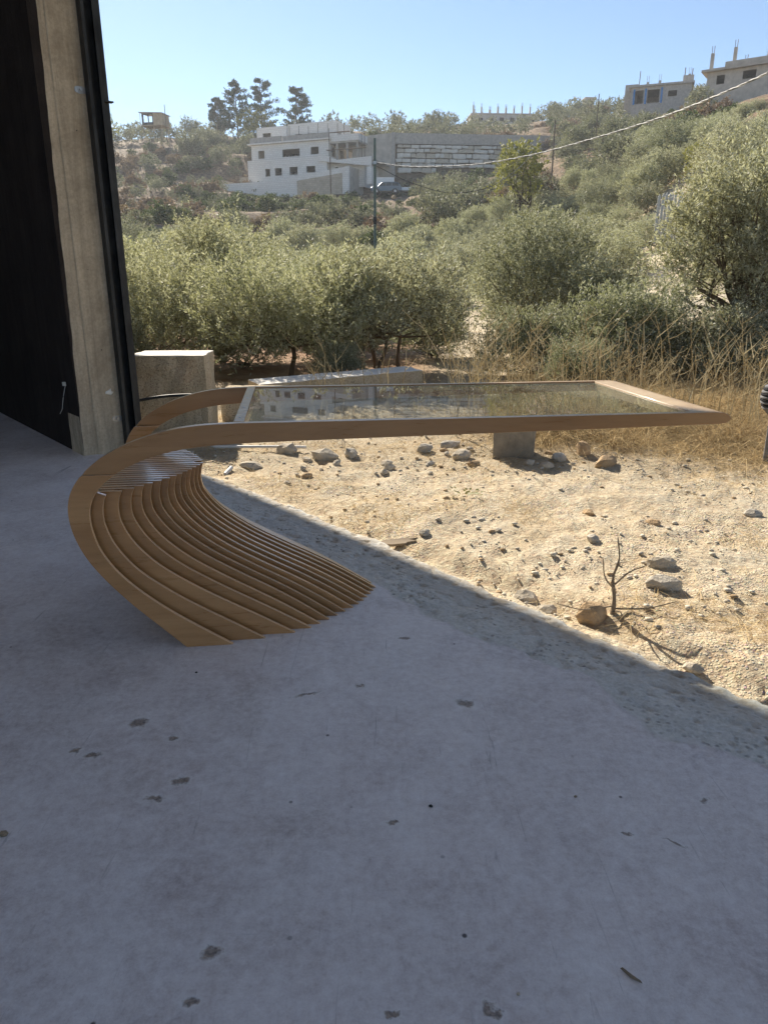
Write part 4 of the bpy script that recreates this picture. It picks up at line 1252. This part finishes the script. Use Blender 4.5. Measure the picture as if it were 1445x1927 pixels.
cnt.append(scatter(28, 142, 172, -.30, -.05, farm, 3.0, 3.6, 1.2, 1.7, 'just above the white house', 'olive trees above the house', 'olive_tree', 'olive tree', .34))
cnt.append(scatter(190, 55, 165, -.46, .5, shrm, 1.5, 2.2, .5, 1.4, 'on the far hillside', 'dark bushes on the hillside', 'shrub', 'bush', .22))
cnt.append(scatter(70, 92, 125, -.26, .06, shrm, 1.5, 2.2, .35, .9, 'on the rubble below the house', 'dark bushes below the house', 'shrub', 'bush', .2))
cnt.append(scatter(190, 60, 165, -.46, .42, brnm, 1.3, 2.1, .5, 1.7, 'on the far hillside', 'dry brown bushes on the hillside', 'shrub', 'bush', .22))
def label_and_plant():
    marks = [(150, 'at the far left edge'), (293, 'near the stilt hut side'), (400, 'left of the white house'), (520, 'under the left house half'),
             (640, 'under the right house half'), (727, 'in line with the car'), (820, 'in line with the wall start'), (960, 'near the yellow-green tree'),
             (1090, 'right of the wooden pole'), (1230, 'under the blue-post house'), (1400, 'near the right edge')]
    for p in PL:
        p['px'], p['py'] = proj(p['x'], p['y'], float(hgt(p['x'], p['y']))+p['H']*p['sc']*.6)
        p['size'] = p['W']*p['sc']/p['y']
        p['vis'] = -30 < p['px'] < 1475
    ol = sorted([p for p in PL if p['name'] == 'olive_tree' and p['vis']], key=lambda p: -p['size'])
    keep = set(id(p) for p in ol[:285])
    rest = [p for p in PL if p['name'] == 'olive_tree' and id(p) not in keep]
    bs = sorted([p for p in PL if p['name'] == 'shrub' and p['vis']], key=lambda p: -p['size'])
    keep |= set(id(p) for p in bs[:275]); brest = bs[275:]
    by = {}
    for p in PL:
        if id(p) not in keep: continue
        mk = min(marks, key=lambda m: abs(m[0]-p['px']))[1]
        size = 'small' if p['sc'] < .95 else 'broad' if p['sc'] > 1.25 else 'mid-sized'
        kind = {'olive tree': 'olive tree', 'bush': 'green bush' if 'dark' in p['group'] else 'brown bush'}[p['cat']]
        p['label'] = f"{size} {kind} {p['zone']}, {mk}"
        by.setdefault(p['label'], []).append(p)
    for lab, L in by.items():
        L.sort(key=lambda p: p['px'])
        if len(L) == 2: wd = ['leftmost ', 'rightmost ']
        elif len(L) == 3: wd = ['leftmost ', 'middle ', 'rightmost ']
        else: wd = None
        if wd and len(L) > 1:
            wd = ['leftmost ', 'rightmost '] if len(L) == 2 else wd
            for p, q in zip(L, wd): p['label'] = q+p['label']
        elif len(L) > 3:
            L.sort(key=lambda p: -p['y'])
            for i, p in enumerate(L):
                p['label'] = ('farther ' if i < len(L)/2 else 'nearer ')+p['label']
    for p in PL:
        if 'label' not in p: continue
        plant_tree(p['ms'], p['x'], p['y'], p['rz'], p['sc'], p['label'], p['group'], p['name'], p['cat'], dz=-.05, sz=p['sz'])
    # the remaining small far trees read as one mass
    Vs = []; Fs = []; off = 0
    cm = tree_meshes('tmp', 99, 2.6, 3.6, 170, 8, .24, .06, 'far_leaf', .1, 10, .45, .1, .4, 1)[1]
    v = np.empty(len(cm.vertices)*3, np.float32); cm.vertices.foreach_get('co', v); v = v.reshape(-1, 3)
    f = np.arange(len(v)).reshape(-1, 4)
    for p in rest:
        if not p['vis']: continue
        a = p['rz']; q = v*p['sc']
        q = np.stack([q[:, 0]*math.cos(a)-q[:, 1]*math.sin(a), q[:, 0]*math.sin(a)+q[:, 1]*math.cos(a), q[:, 2]], 1)
        Vs.append(q+np.array([p['x'], p['y'], float(hgt(p['x'], p['y']))-.05])); Fs.append(f+off); off += len(v)
    tag(link_mesh('far_grove', np_mesh('far_grove', np.concatenate(Vs), np.concatenate(Fs), M['far_leaf'])), 'distant olive grove that reads as one grey-green mass along the ridge', None, None, 'stuff')
    Vs = []; Fs = []; mi = []; off = 0
    cm = tree_meshes('tmp', 98, 1.4, 2.2, 130, 7, .20, .055, 'shrub_leaf', .08, 8, .3, .1, .4, 1)[1]
    v = np.empty(len(cm.vertices)*3, np.float32); cm.vertices.foreach_get('co', v); v = v.reshape(-1, 3)
    f = np.arange(len(v)).reshape(-1, 4)
    for p in brest:
        a = p['rz']; q = v*p['sc']
        q = np.stack([q[:, 0]*math.cos(a)-q[:, 1]*math.sin(a), q[:, 0]*math.sin(a)+q[:, 1]*math.cos(a), q[:, 2]], 1)
        Vs.append(q+np.array([p['x'], p['y'], float(hgt(p['x'], p['y']))-.05])); Fs.append(f+off); off += len(v)
        mi += [0 if 'dark' in p['group'] else 1]*len(f)
    if Vs: tag(link_mesh('far_scrub', np_mesh('far_scrub', np.concatenate(Vs), np.concatenate(Fs), [M['shrub_leaf'], M['brown_leaf']], mi)), 'low green and brown scrub covering the far hillside', None, None, 'stuff')
    print('scatter', cnt, 'kept', len(keep), 'rest', len(rest))
label_and_plant()
# pines on the ridge
def pine(x, y, H, W, seed, label, z0):
    rr = random.Random(seed); r = np.random.RandomState(seed); m = MB()
    pts = [(0, 0, -.3)]
    for k in range(1, 9): pts.append((rr.uniform(-.1, .1)*k*.3, rr.uniform(-.1, .1), H*k/8))
    m.tube(pts, [.22*(1-.11*k) for k in range(9)], 7)
    O = []; D = []
    for k in range(44):
        t = .16+.8*(k/43)**.9; z = H*t; a = rr.uniform(0, 6.28)
        Lb = W*.5*(1-t)**.65*rr.uniform(.45, 1.25)*(1.25 if t > .3 else .8)+.35
        e = Vector((math.cos(a)*Lb, math.sin(a)*Lb, z+Lb*rr.uniform(.1, .4)))
        b = Vector((0, 0, z)); m.tube([b, b.lerp(e, .5)-Vector((0, 0, .05)), e], [.06, .04, .015], 4, cap=False)
        for j in range(34):
            f = rr.uniform(.25, 1.05); p = b.lerp(e, f)+Vector((rr.gauss(0, .16), rr.gauss(0, .16), rr.gauss(0, .12)))*(.5+Lb*.35)
            O.append(tuple(p)); D.append(tuple((Vector((math.cos(a), math.sin(a), .5))+Vector((rr.gauss(0, .5), rr.gauss(0, .5), rr.gauss(.2, .4)))).normalized()))
    V, F = leaves_from_twigs(np.array(O), np.array(D), .35+.25*r.rand(len(O)), 9, .30, .07, r, .05)
    root = empty('pine_tree', (x, y, z0)); tag(root, label, 'pine tree')
    link_mesh('trunk', m.mesh('pine_trunk', M['bark'], 50), root)
    link_mesh('crown', np_mesh('pine_crown', V, F, M['pine_leaf']), root)
pine(-32.9, 180, 12.2, 7.4, 1, 'tall open-branched pine, left of the pair of big pines', 32)
pine(-27.6, 181, 12.6, 8.4, 2, 'tallest and densest pine, in the middle of the ridge', 32.3)
pine(-19.6, 180, 10.6, 7.4, 3, 'dark pine standing alone right of the other pines', 32.5)
pine(-37.9, 183, 8.5, 4.6, 4, 'small faint pine left of the two tall ones', 33)

# ------------------------------------------------------------------ built things on the hill
def wall_cells(m, u0, u1, z0, z1, holes, y0, y1, mi=0, axis='x'):
    us = sorted({u0, u1, *[h[0] for h in holes], *[h[1] for h in holes]}); zs = sorted({z0, z1, *[h[2] for h in holes], *[h[3] for h in holes]})
    us = [u for u in us if u0 <= u <= u1]; zs = [z for z in zs if z0 <= z <= z1]
    for i in range(len(us)-1):
        for j in range(len(zs)-1):
            cu = (us[i]+us[i+1])/2; cz = (zs[j]+zs[j+1])/2
            if any(h[0] < cu < h[1] and h[2] < cz < h[3] for h in holes): continue
            if axis == 'x': m.box(us[i], us[i+1], y0, y1, zs[j], zs[j+1], mi)
            else: m.box(y0, y1, us[i], us[i+1], zs[j], zs[j+1], mi)
    return m
def storey(root, x0, x1, y0, y1, z0, z1, front, side, mat, roof=True, surround=True):
    """one storey: walls with real openings, window surrounds as parts"""
    t = .25
    m = MB(); wall_cells(m, x0, x1, z0, z1, front, y0, y0+t)
    m.build('wall', M[mat], root)
    m = MB(); wall_cells(m, y0+t, y1, z0, z1, side, x1-t, x1, axis='y'); m.build('wall', M[mat], root)
    m = MB(); wall_cells(m, y0+t, y1, z0, z1, [], x0, x0+t, axis='y'); m.build('wall', M[mat], root)
    m = MB(); wall_cells(m, x0+t, x1-t, z0, z1, [], y1-t, y1); m.build('wall', M[mat], root)
    if roof:
        m = MB(); m.box(x0+t, x1-t, y0+t, y1-t, z1-.3, z1-.05); m.build('roof_slab', M['raw_concrete'], root)
    if surround:
        for (a, b, c, d) in front:
            m = MB(); e = .16
            m.box(a-e, b+e, y0-.04, y0-.002, c-e, c); m.box(a-e, b+e, y0-.04, y0-.002, d, d+e)
            m.box(a-e, a, y0-.04, y0-.002, c, d); m.box(b, b+e, y0-.04, y0-.002, c, d)
            m.build('window_surround', M['white_stone'], root)
def white_house():
    root = empty('white_house', (-22.6, 131, 17.8), R(-22))
    tag(root, 'large white stone house under construction with three stepped storeys on the hillside', 'house')
    # lower storey
    storey(root, 0, 14.6, 0, 12, -1.6, 3.1, [(3.3, 4.2, .55, 1.7), (5.1, 6.4, .6, 1.7), (7.8, 9.3, .6, 1.75), (10.9, 12.5, .75, 1.7)], [], 'white_stone')
    storey(root, 14.6, 20.5, 1.2, 11, -1.6, 2.0, [(15.4, 16.0, .6, 1.5), (16.5, 17.1, .6, 1.5), (18.2, 19.0, .3, 1.2)], [], 'white_stone')
    m = MB(); V = [(13.4, -.3, 2.3), (22.4, -.3, 1.1), (22.4, -.3, 2.5), (16.5, -.3, 2.3), (13.4, -.3, 3.4), (13.4, -.05, 2.3), (22.4, -.05, 1.1), (22.4, -.05, 2.5), (16.5, -.05, 2.3), (13.4, -.05, 3.4)]
    m.add(V, [(0, 1, 2, 3, 4), (9, 8, 7, 6, 5), (0, 5, 6, 1), (1, 6, 7, 2), (2, 7, 8, 3), (3, 8, 9, 4), (4, 9, 5, 0)])
    m.build('balcony_wall', M['white_stone'], root)
    m = MB(); m.box(14.6, 22.4, -.04, 11, 2.02, 2.25); m.build('terrace_slab', M['raw_concrete'], root)
    m = MB(); m.box(21.6, 22.4, -.28, .5, -1.5, 1.05); m.build('corner_pier', M['white_stone'], root)
    # middle storey, set back
    storey(root, -1.0, 13.6, 3, 12.2, 3.12, 5.9, [(.3, 1.5, 3.8, 5.0), (4.9, 8.2, 3.8, 4.95), (10.2, 11.7, 3.9, 5.0)], [(4.0, 5.6, 3.6, 5.0), (7.0, 8.6, 3.6, 5.0)], 'white_stone')
    m = MB(); m.box(-1.5, 13.9, 2.5, 12.4, 5.92, 6.12); m.build('roof_edge', M['white_stone'], root)
    for (a, b) in ((-1.1, 5.0), (5.2, 13.7)):
        m = MB(); m.box(a, b, 2.8, 3.05, 6.13, 6.13+(.85 if a < 0 else .75)); m.build('parapet', M['grey_block'], root)
    for q in (13.9, 17.5):
        pass
    # right open loggia with columns
    m = MB(); m.box(13.65, 18.8, 3.2, 12, 5.3, 5.55); m.build('loggia_slab', M['raw_concrete'], root)
    m = MB(); m.box(13.95, 18.8, 3.1, 3.3, 5.56, 6.5); m.build('loggia_parapet', M['white_stone'], root)
    m = MB(); m.box(18.6, 18.8, 3.3, 12, 5.56, 6.5); m.build('loggia_parapet', M['white_stone'], root)
    for x in (14.8, 16.6, 18.4):
        m = MB(); m.tube([(x, 3.5, 2.26), (x, 3.5, 5.29)], .22, 10); m.build('column', M['raw_concrete'], root, smooth=40)
    # top storey
    storey(root, -2.2, 3.6, 7, 12, 6.13, 9.35, [(-1.0, .6, 7.35, 8.45)], [(8.2, 9.6, 7.2, 8.4)], 'white_stone')
    storey(root, 3.62, 12.7, 7.6, 13.5, 6.13, 9.6, [(5.0, 6.3, 7.1, 8.0), (7.0, 8.9, 7.1, 7.95), (9.5, 11.4, 7.1, 7.9)], [(8.6, 9.6, 6.9, 8.2), (10.6, 11.4, 6.9, 8.2)], 'white_stone')
    # scaffold poles along the top storey
    for i, x in enumerate((4.4, 6.2, 8.0, 9.8, 11.6, 13.4, 14.6)):
        m = MB(); m.tube([(x, 6.6, 5.6), (x+.05, 6.6, 9.2-.15*(i % 3))], .04, 5); m.build('scaffold_pole', M['pole_wood'], root)
    m = MB(); m.box(4.0, 15.6, 6.3, 6.9, 7.55, 7.62); m.build('scaffold_plank', M['weathered_wood'], root)
    m = MB(); m.box(13.4, 20.2, 2.2, 2.8, 4.2, 4.28); m.build('scaffold_plank', M['weathered_wood'], root)
    for x in (13.9, 19.6, 20.1):
        m = MB(); m.tube([(x, 2.4, 2.3), (x, 2.4, 7.4)], .05, 5); m.build('scaffold_pole', M['pole_wood'], root)
    # garden walls below
    gw = empty('garden_wall', (-22.6, 131, 17.8), R(-22)); tag(gw, 'pale garden wall with a tan stone panel and a ramped top below the white house', 'garden wall')
    m = MB(); m.box(-3.9, 7.6, -2.6, -2.3, -3.4, -.55); m.build('plain_panel', M['white_stone'], gw)
    m = MB(); V = [(7.65, -3.0), (19.6, -3.0), (19.6, 1.0), (18.6, .8), (10.8, .05), (7.65, -.35)]
    m.prism([(p[0], p[1]) for p in V], -2.7, -2.3); m.build('ramped_panel', M['white_stone'], gw)
    m = MB(); V = [(10.6, -3.0), (18.5, -3.0), (18.5, .0), (10.6, -.75)]
    m.prism(V, -2.79, -2.705); m.build('stone_infill', M['tan_courses'], gw)
    m = MB(); m.box(19.35, 19.6, -2.28, 3.0, -3.0, .95); m.build('return_wall', M['raw_concrete'], gw)
    m = MB(); m.box(-3.9, -3.6, -2.28, 4.0, -3.4, .1); m.build('left_return', M['tan_courses'], gw)
    m = MB(); m.box(-3.58, 0, 3.0, 3.3, -1.6, 1.1); m.build('back_panel', M['tan_courses'], gw)
white_house()
def rubble():
    r = np.random.RandomState(7); Vs = []; Fs = []; off = 0
    me = rock_mesh(5, 1, 1, .8, M['pale_rock'], 'tmp', 1)
    v = np.empty(len(me.vertices)*3, np.float32); me.vertices.foreach_get('co', v); f = np.empty(len(me.polygons)*3, np.int32); me.polygons.foreach_get('vertices', f)
    v = v.reshape(-1, 3); f = f.reshape(-1, 3); bpy.data.meshes.remove(me)
    n = 700
    for k in range(n):
        y = r.uniform(112, 125); s = r.uniform(-.185, .0) if k % 4 else r.uniform(-.40, .05)
        if k % 4 == 0: y = r.uniform(75, 150)
        x = s*y; sz = .12+.38*r.rand()**2.5; a = r.rand()*6.28
        p = v*sz; p = np.stack([p[:, 0]*math.cos(a)-p[:, 1]*math.sin(a), p[:, 0]*math.sin(a)+p[:, 1]*math.cos(a), p[:, 2]], 1)
        Vs.append(p+np.array([x, y, float(hgt(x, y))+sz*.3])); Fs.append(f+off); off += len(v)
    tag(link_mesh('rubble', np_mesh('rubble', np.concatenate(Vs), np.concatenate(Fs), M['tan_rock'])), 'loose pale rubble on the slope below the white house', None, None, 'stuff')
rubble()
def retaining_wall():
    root = empty('retaining_wall', (1.9, 129.4, 19.6), R(5.5))
    tag(root, 'long retaining wall of big white stone blocks under a grey concrete band', 'retaining wall')
    L = 34.0
    MB().box(0, L, .25, 1.2, -3, 3.6).build('backing', M['dark_earth'], root)
    MB().box(0, L, -.1, 1.0, 3.62, 5.2).build('concrete_band', M['grey_block'], root)
    rr = random.Random(3)
    z = 3.5
    mats = [M['white_stone_block'], M['tan_rock'], M['pale_rock']]
    row = 0
    protos = []
    for k in range(6):
        import bmesh
        bm = bmesh.new(); bmesh.ops.create_cube(bm, size=1.0)
        bmesh.ops.bevel(bm, geom=bm.edges[:], offset=.09, segments=1, affect='EDGES')
        q = random.Random(k)
        for v in bm.verts: v.co += Vector((q.uniform(-.05, .05), q.uniform(-.06, .06), q.uniform(-.06, .06)))
        me = bpy.data.meshes.new('stone'); bm.to_mesh(me); bm.free(); me.materials.append(M['white_stone_block'] if k < 4 else M['pale_rock']); protos.append(me)
    while z > -1.2 and row < 8:
        h = rr.choice([.55, .68, .82]); x = rr.uniform(0, .5)
        while x < L-.8:
            wd = rr.choice([.7, .9, 1.1, 1.5, 2.1])*rr.uniform(.8, 1.2)
            if x+wd > L: break
            hh = h*rr.uniform(.76, .98)
            lim = 0.2 + 3.0*max(0, (x-3)/L)*.4 + (.9 if 8 < x < 13 else 0)
            if z-h > -0.9 + (0 if x < 6 else .5 if x < 14 else .2):
                o = link_mesh('stone', protos[rr.randrange(6)], root)
                o.location = (x+wd/2, .1, z-hh/2-.04); o.scale = (wd*.95, .75, hh*.95); o.rotation_euler = (0, rr.uniform(-.06, .06), rr.uniform(-.06, .06))
            x += wd
        z -= h; row += 1
    w2 = empty('concrete_wall', (-4.6, 130.6, 19.6), R(-8)); tag(w2, 'plain smooth grey concrete wall between the house and the stone wall', 'concrete wall')
    m = MB(); m.prism([(-.6, -1.5), (6.5, -1.5), (6.5, 5.3), (-.6, 4.7)], -.2, .2); m.build('wall_panel', M['raw_concrete'], w2)
    m = MB(); m.box(5.9, 6.52, -.26, -.203, -1.5, 5.3); m.build('edge_strip', M['grey_block'], w2)
simple('dark_earth', (0.17, 0.14, 0.10), 0.95, 0.3, 1.5, 0.4)
simple('white_stone_block', (0.64, 0.60, 0.53), 0.9, 0.18, 1.2, 0.3)
retaining_wall()
def unfinished(name, loc, rz, w_, d_, h_, front, cols, label, mat='raw_concrete', slabover=.5, blue=None, tower=None, colh=1.6):
    root = empty(name, loc, rz); tag(root, label, 'house')
    storey(root, 0, w_, 0, d_, -2.5, h_, front, [(d_*.3, d_*.5, h_*.3, h_*.75)], mat, True, False)
    m = MB(); m.box(-slabover, w_+slabover, -slabover, d_+slabover, h_+.003, h_+.28); m.build('roof_slab', M[mat], root)
    for (x, y, ch) in cols:
        c = MB(); c.box(x-.2, x+.2, y-.2, y+.2, h_+.283, h_+ch); co_ = c.build('column', M[mat], root)
        r_ = MB()
        for (a, b) in ((-.12, -.12), (.12, -.12), (.12, .12), (-.12, .12)):
            r_.tube([(x+a, y+b, h_+ch), (x+a*1.3, y+b, h_+ch+.9)], .022, 4)
        r_.build('rebar', M['rebar'], co_)
    return root
# nearest unfinished house, top right
r1 = unfinished('unfinished_house', (43.6, 110, 26.6), R(-34), 13.5, 8, 1.9, [(1.2, 2.2, .35, 1.45), (4.4, 6.0, .55, 1.55), (8.6, 10.2, .7, 1.6)],
           [(.3, .3, 2.3), (3.1, .3, 2.6), (3.8, 4.5, 1.7), (7.2, .3, 2.7), (11.4, .3, 3.0), (12.2, 4.5, 2.2)], 'unfinished grey house with bare columns on its roof at the top right corner', slabover=.7)
m = MB(); m.box(2.2, 14, -.72, -.55, 2.19, 2.75); m.build('parapet', M['raw_concrete'], r1)
r2 = unfinished('unfinished_house', (39.6, 130, 29.2), R(-20), 9.0, 6, 2.15, [(.5, 1.9, -.2, 1.7), (2.5, 4.3, -.2, 1.7), (5.6, 6.9, .5, 1.35)],
           [(2.4, .4, .7), (4.2, .4, .8), (8.5, 1.0, 1.5)], 'grey concrete house with bright blue door posts on the right skyline', mat='grey_block', slabover=.35)
for x in (.35, 2.1, 4.5):
    m = MB(); m.box(x, x+.28, -.12, -.004, -.3, 1.9); m.build('door_post', M['blue_paint'], r2)
m = MB(); m.box(-1.1, .9, 2.5, 5.5, -2, 3.2); m.build('stair_tower', M['grey_block'], r2)
m = MB(); m.tube([(1.0, 2.4, 2.3), (1.05, 2.4, 5.0)], .06, 5); m.build('rebar', M['rebar'], r2)
m = MB(); m.box(7.6, 9.2, 3.0, 5.6, 2.5, 4.0); m.build('roof_block', M['grey_block'], r2)
m = MB(); m.tube([(7.8, 3.1, 4.0), (7.8, 3.1, 5.1)], .07, 5); m.tube([(8.9, 3.1, 4.0), (8.9, 3.1, 4.9)], .07, 5); m.build('rebar', M['rebar'], r2)
r4 = unfinished('small_building', (49.3, 138, 31.8), R(-15), 3.0, 3, 1.2, [(1.3, 2.0, .2, .8)], [], 'small pale block building right of the house with blue posts', slabover=.15)
# faint row with many columns on the horizon
rr = random.Random(6)
r3 = unfinished('unfinished_house', (24.6, 226, 45.0), R(3), 19.5, 8, 2.2, [(2+3*k, 3.2+3*k, .4, 1.4) for k in range(6)],
           [(.5+1.15*k, .3+5*(k % 2), 1.2+rr.random()*1.4) for k in range(17)], 'far unfinished building with a row of bare columns on the horizon', slabover=.2)
r5 = unfinished('small_building', (56.8, 228, 49.6), R(3), 2.6, 3, 2.0, [(.9, 1.6, .6, 1.4)], [], 'tiny far block house on the horizon ridge', slabover=.2)
def hut():
    root = empty('stilt_hut', (-48.4, 170, 30.8), R(-12)); tag(root, 'small wooden hut on tall stilts on the left ridge', 'hut')
    for (x, y) in ((-2.2, -1.4), (.2, -1.4), (2.1, -1.4), (-2.2, 1.4), (2.1, 1.4), (.6, .5)):
        MB().tube([(x, y, -1.5), (x, y, 2.5)], .08, 6).build('stilt', M['hut_board'], root)
    MB().tube([(-1.6, -1.45, .2), (.6, -1.45, 2.3)], .05, 5).build('brace', M['hut_board'], root)
    MB().box(-2.5, 2.5, -1.7, 1.7, 2.5, 2.65).build('platform', M['hut_board'], root)
    m = MB(); wall_cells(m, .3, 2.4, 2.66, 4.8, [], -1.5, -1.4); m.build('wall', M['hut_board'], root)
    m = MB(); wall_cells(m, -2.3, .28, 2.66, 4.9, [(-1.9, -.9, 3.2, 4.6), (-.7, .1, 3.2, 4.6)], -1.5, -1.4); m.build('wall', M['steel_dark'], root)
    m = MB(); wall_cells(m, -1.38, 1.5, 2.66, 4.7, [], 2.3, 2.4, axis='y'); m.build('wall', M['hut_board'], root)
    m = MB(); m.add([(-2.8, -1.9, 5.05), (2.6, -1.9, 4.75), (2.6, 1.9, 4.75), (-2.8, 1.9, 5.05), (-2.8, -1.9, 5.15), (2.6, -1.9, 4.85), (2.6, 1.9, 4.85), (-2.8, 1.9, 5.15)],
              [(0, 3, 2, 1), (4, 5, 6, 7), (0, 1, 5, 4), (1, 2, 6, 5), (2, 3, 7, 6), (3, 0, 4, 7)]); m.build('roof', M['grey_block'], root)
    MB().tube([(-2.6, -1.6, 2.65), (-2.6, -1.6, 5.05)], .06, 5).build('corner_post', M['white_paint'], root)
    p = MB().tube([(2.75, -2.2, -1), (2.75, -2.2, 6.3)], .07, 5).build('hut_pole', M['pole_wood'])
    p.location = root.location; tag(p, 'thin pole standing beside the stilt hut', 'pole')
hut()
def poles():
    def pole(x, y, h, r_, mat, label, z=None):
        z = float(hgt(x, y)) if z is None else z
        root = empty('utility_pole', (x, y, z)); tag(root, label, 'utility pole')
        MB().tube([(0, 0, -.5), (0, 0, h)], [r_, r_*.75], 10).build('shaft', M[mat], root, smooth=40)
        return root, z
    p, z = pole(-.35, 30, 6.45-float(hgt(-.35, 30)), .06, 'pole_metal', 'tall dark green metal pole that carries the thick white cable')
    MB().box(-.07, .07, -.07, .07, 5.55-z, 5.66-z).build('clamp', M['steel'], p)
    MB().box(-.065, .065, -.065, .065, 3.45-z, 3.7-z).build('clamp', M['steel_dark'], p)
    p, z = pole(-7.35, 108, 4.3, .09, 'pole_wood', 'thin wooden pole in front of the garden wall', 13.6)
    p, z = pole(16.0, 75, 15.9-9, .085, 'pole_wood', 'wooden pole on the slope right of the yellow-green tree', 9.0)
    p, z = pole(26.0, 98, 7, .08, 'pole_wood', 'short wooden pole at the right end of the retaining wall', 16.3)
    # twisted service cable: two strands
    pts = [(-.30, 30, 5.62), (.72, 28.6, 5.29), (1.75, 27.0, 5.05), (3.0, 25, 4.83), (4.28, 22.6, 4.73), (5.25, 20.2, 4.70), (6.0, 17.6, 4.65), (6.33, 15.0, 4.58), (6.6, 13, 4.62), (6.75, 11.5, 4.75)]
    c = catmull([p_ for p_ in pts], 26)
    root = empty('power_cable', (-.30, 30, 5.62)); tag(root, 'twisted white cable sagging from the pole to the top right corner', 'cable')
    for ph, mt, rd in ((0, 'wire_white', .0105), (math.pi, 'wire_grey', .0105), (math.pi*.5, 'wire_black', .010)):
        P = []
        for i, q in enumerate(c):
            a = i*.9+ph
            P.append((q[0]+.30+.010*math.cos(a), q[1]-30, q[2]-5.62+.010*math.sin(a)))
        MB().tube(P, rd, 6).build('strand', M[mt], root, smooth=60)
    q = catmull([(-.3, 30, 5.5), (1.2, 31, 5.0), (3.2, 33, 4.9), (6.0, 38, 6.2), (12, 58, 11.5), (16, 75, 15.6)], 10)
    tag(MB().tube(q, .012, 5).build('thin_wire', M['wire_black']), 'thin dark wire running from the metal pole towards the far wooden pole', 'wire')
poles()
def car():
    root = empty('parked_car', (.35, 111, 14.05), R(-4)); z = float(hgt(.35, 111)); root.location.z = max(z, 13.6)
    tag(root, 'blue-grey estate car parked below the concrete wall behind the pole', 'car')
    prof = [(-2.15, .35), (-2.15, .75), (-1.95, .88), (-1.15, .98), (-.65, 1.42), (-.3, 1.5), (1.3, 1.5), (1.75, 1.4), (2.1, .95), (2.15, .8), (2.15, .35), (1.75, .3), (1.62, .52), (1.3, .62), (.98, .52), (.85, .3), (-.95, .3), (-1.05, .52), (-1.35, .62), (-1.65, .52), (-1.78, .3)]
    MB().prism(prof, -.85, .85).build('body', M['car_paint'], root, bevel=.05)
    for (a, b, c_, d) in ((-.98, -.1, -.55, -.1), (.0, .75, .0, .75), (.85, 1.85, .85, 1.6)):
        m = MB(); m.prism([(a, 1.0), (b, 1.0), (d, 1.4), (c_, 1.4)], -.862, -.852); m.build('side_window', M['car_glass'], root)
    m = MB(); m.add([(-1.17, -.75, 1.0), (-1.17, .75, 1.0), (-.70, .68, 1.41), (-.70, -.68, 1.41)], [(0, 1, 2, 3)]); o = m.build('windscreen', M['car_glass'], root); o.location.x = -.02
    for x in (-1.35, 1.3):
        for y in (-.8, .8):
            w_ = MB().tube([(x, y-.1, .32), (x, y+.1, .32)], .32, 18).build('wheel', M['rubber'], root, smooth=40)
            MB().tube([(x, y-.11 if y < 0 else y+.11, .32), (x, y-.10 if y < 0 else y+.10, .32)], .19, 12).build('rim', M['steel'], w_)
    MB().box(-2.17, -2.1, -.7, -.4, .65, .8).build('headlight', M['white_paint'], root)
    b = empty('white_trailer', (.2, 115, max(float(hgt(.2, 115)), 13.9))); tag(b, 'white box trailer just behind the parked car', 'trailer')
    MB().box(-1.3, 1.3, -.8, .8, .7, 2.3).build('box_body', M['white_paint'], b, bevel=.06)
    MB().box(1.34, 3.8, -.7, .7, .55, 1.0).build('tray', M['white_paint'], b, bevel=.05)
    for x in (-.8, .8):
        MB().tube([(x, -.9, .35), (x, .9, .35)], .33, 14).build('wheel', M['rubber'], b, smooth=40)
car()
def fence():
    # upright metal slats half hidden by olive trees
    x0, y0 = 8.85, 25.2; root = empty('slat_fence', (x0, y0, 2.5), R(-8))
    tag(root, 'grey fence of upright pointed metal slats between the olive trees at right', 'fence')
    pr = []
    for k in range(2):
        m = MB(); m.prism([(0, 0), (.085, 0), (.085, 1.42), (.0425, 1.50), (0, 1.42)], -.012, .012); pr.append(m.mesh('slat', M['fence_metal']))
    for k in range(17):
        o = link_mesh('slat', pr[k % 2], root); o.location = (k*.105, 0.0, rng.uniform(-.04, .04)+.012*k); o.rotation_euler = (0, rng.uniform(-.02, .02), rng.uniform(-.1, .1))
    for z in (.3, 1.15): MB().box(-.02, 1.72, .016, .05, z, z+.05).build('rail', M['fence_metal'], root)
fence()
# haze
hm = NT('haze'); pv = hm.n('ShaderNodeVolumePrincipled')
pv.inputs['Color'].default_value = (0.88, 0.93, 1.0, 1); pv.inputs['Density'].default_value = 0.00045; pv.inputs['Anisotropy'].default_value = 0.3
hm.l(pv.outputs[0], hm.out.inputs['Volume'])
HAZE = True
if HAZE:
    o = MB().box(-1000, 1000, -1000, 1000, -2, 75).build('haze', hm.mat)
    tag(o, 'thin pale haze over the valley', None, None, 'stuff')
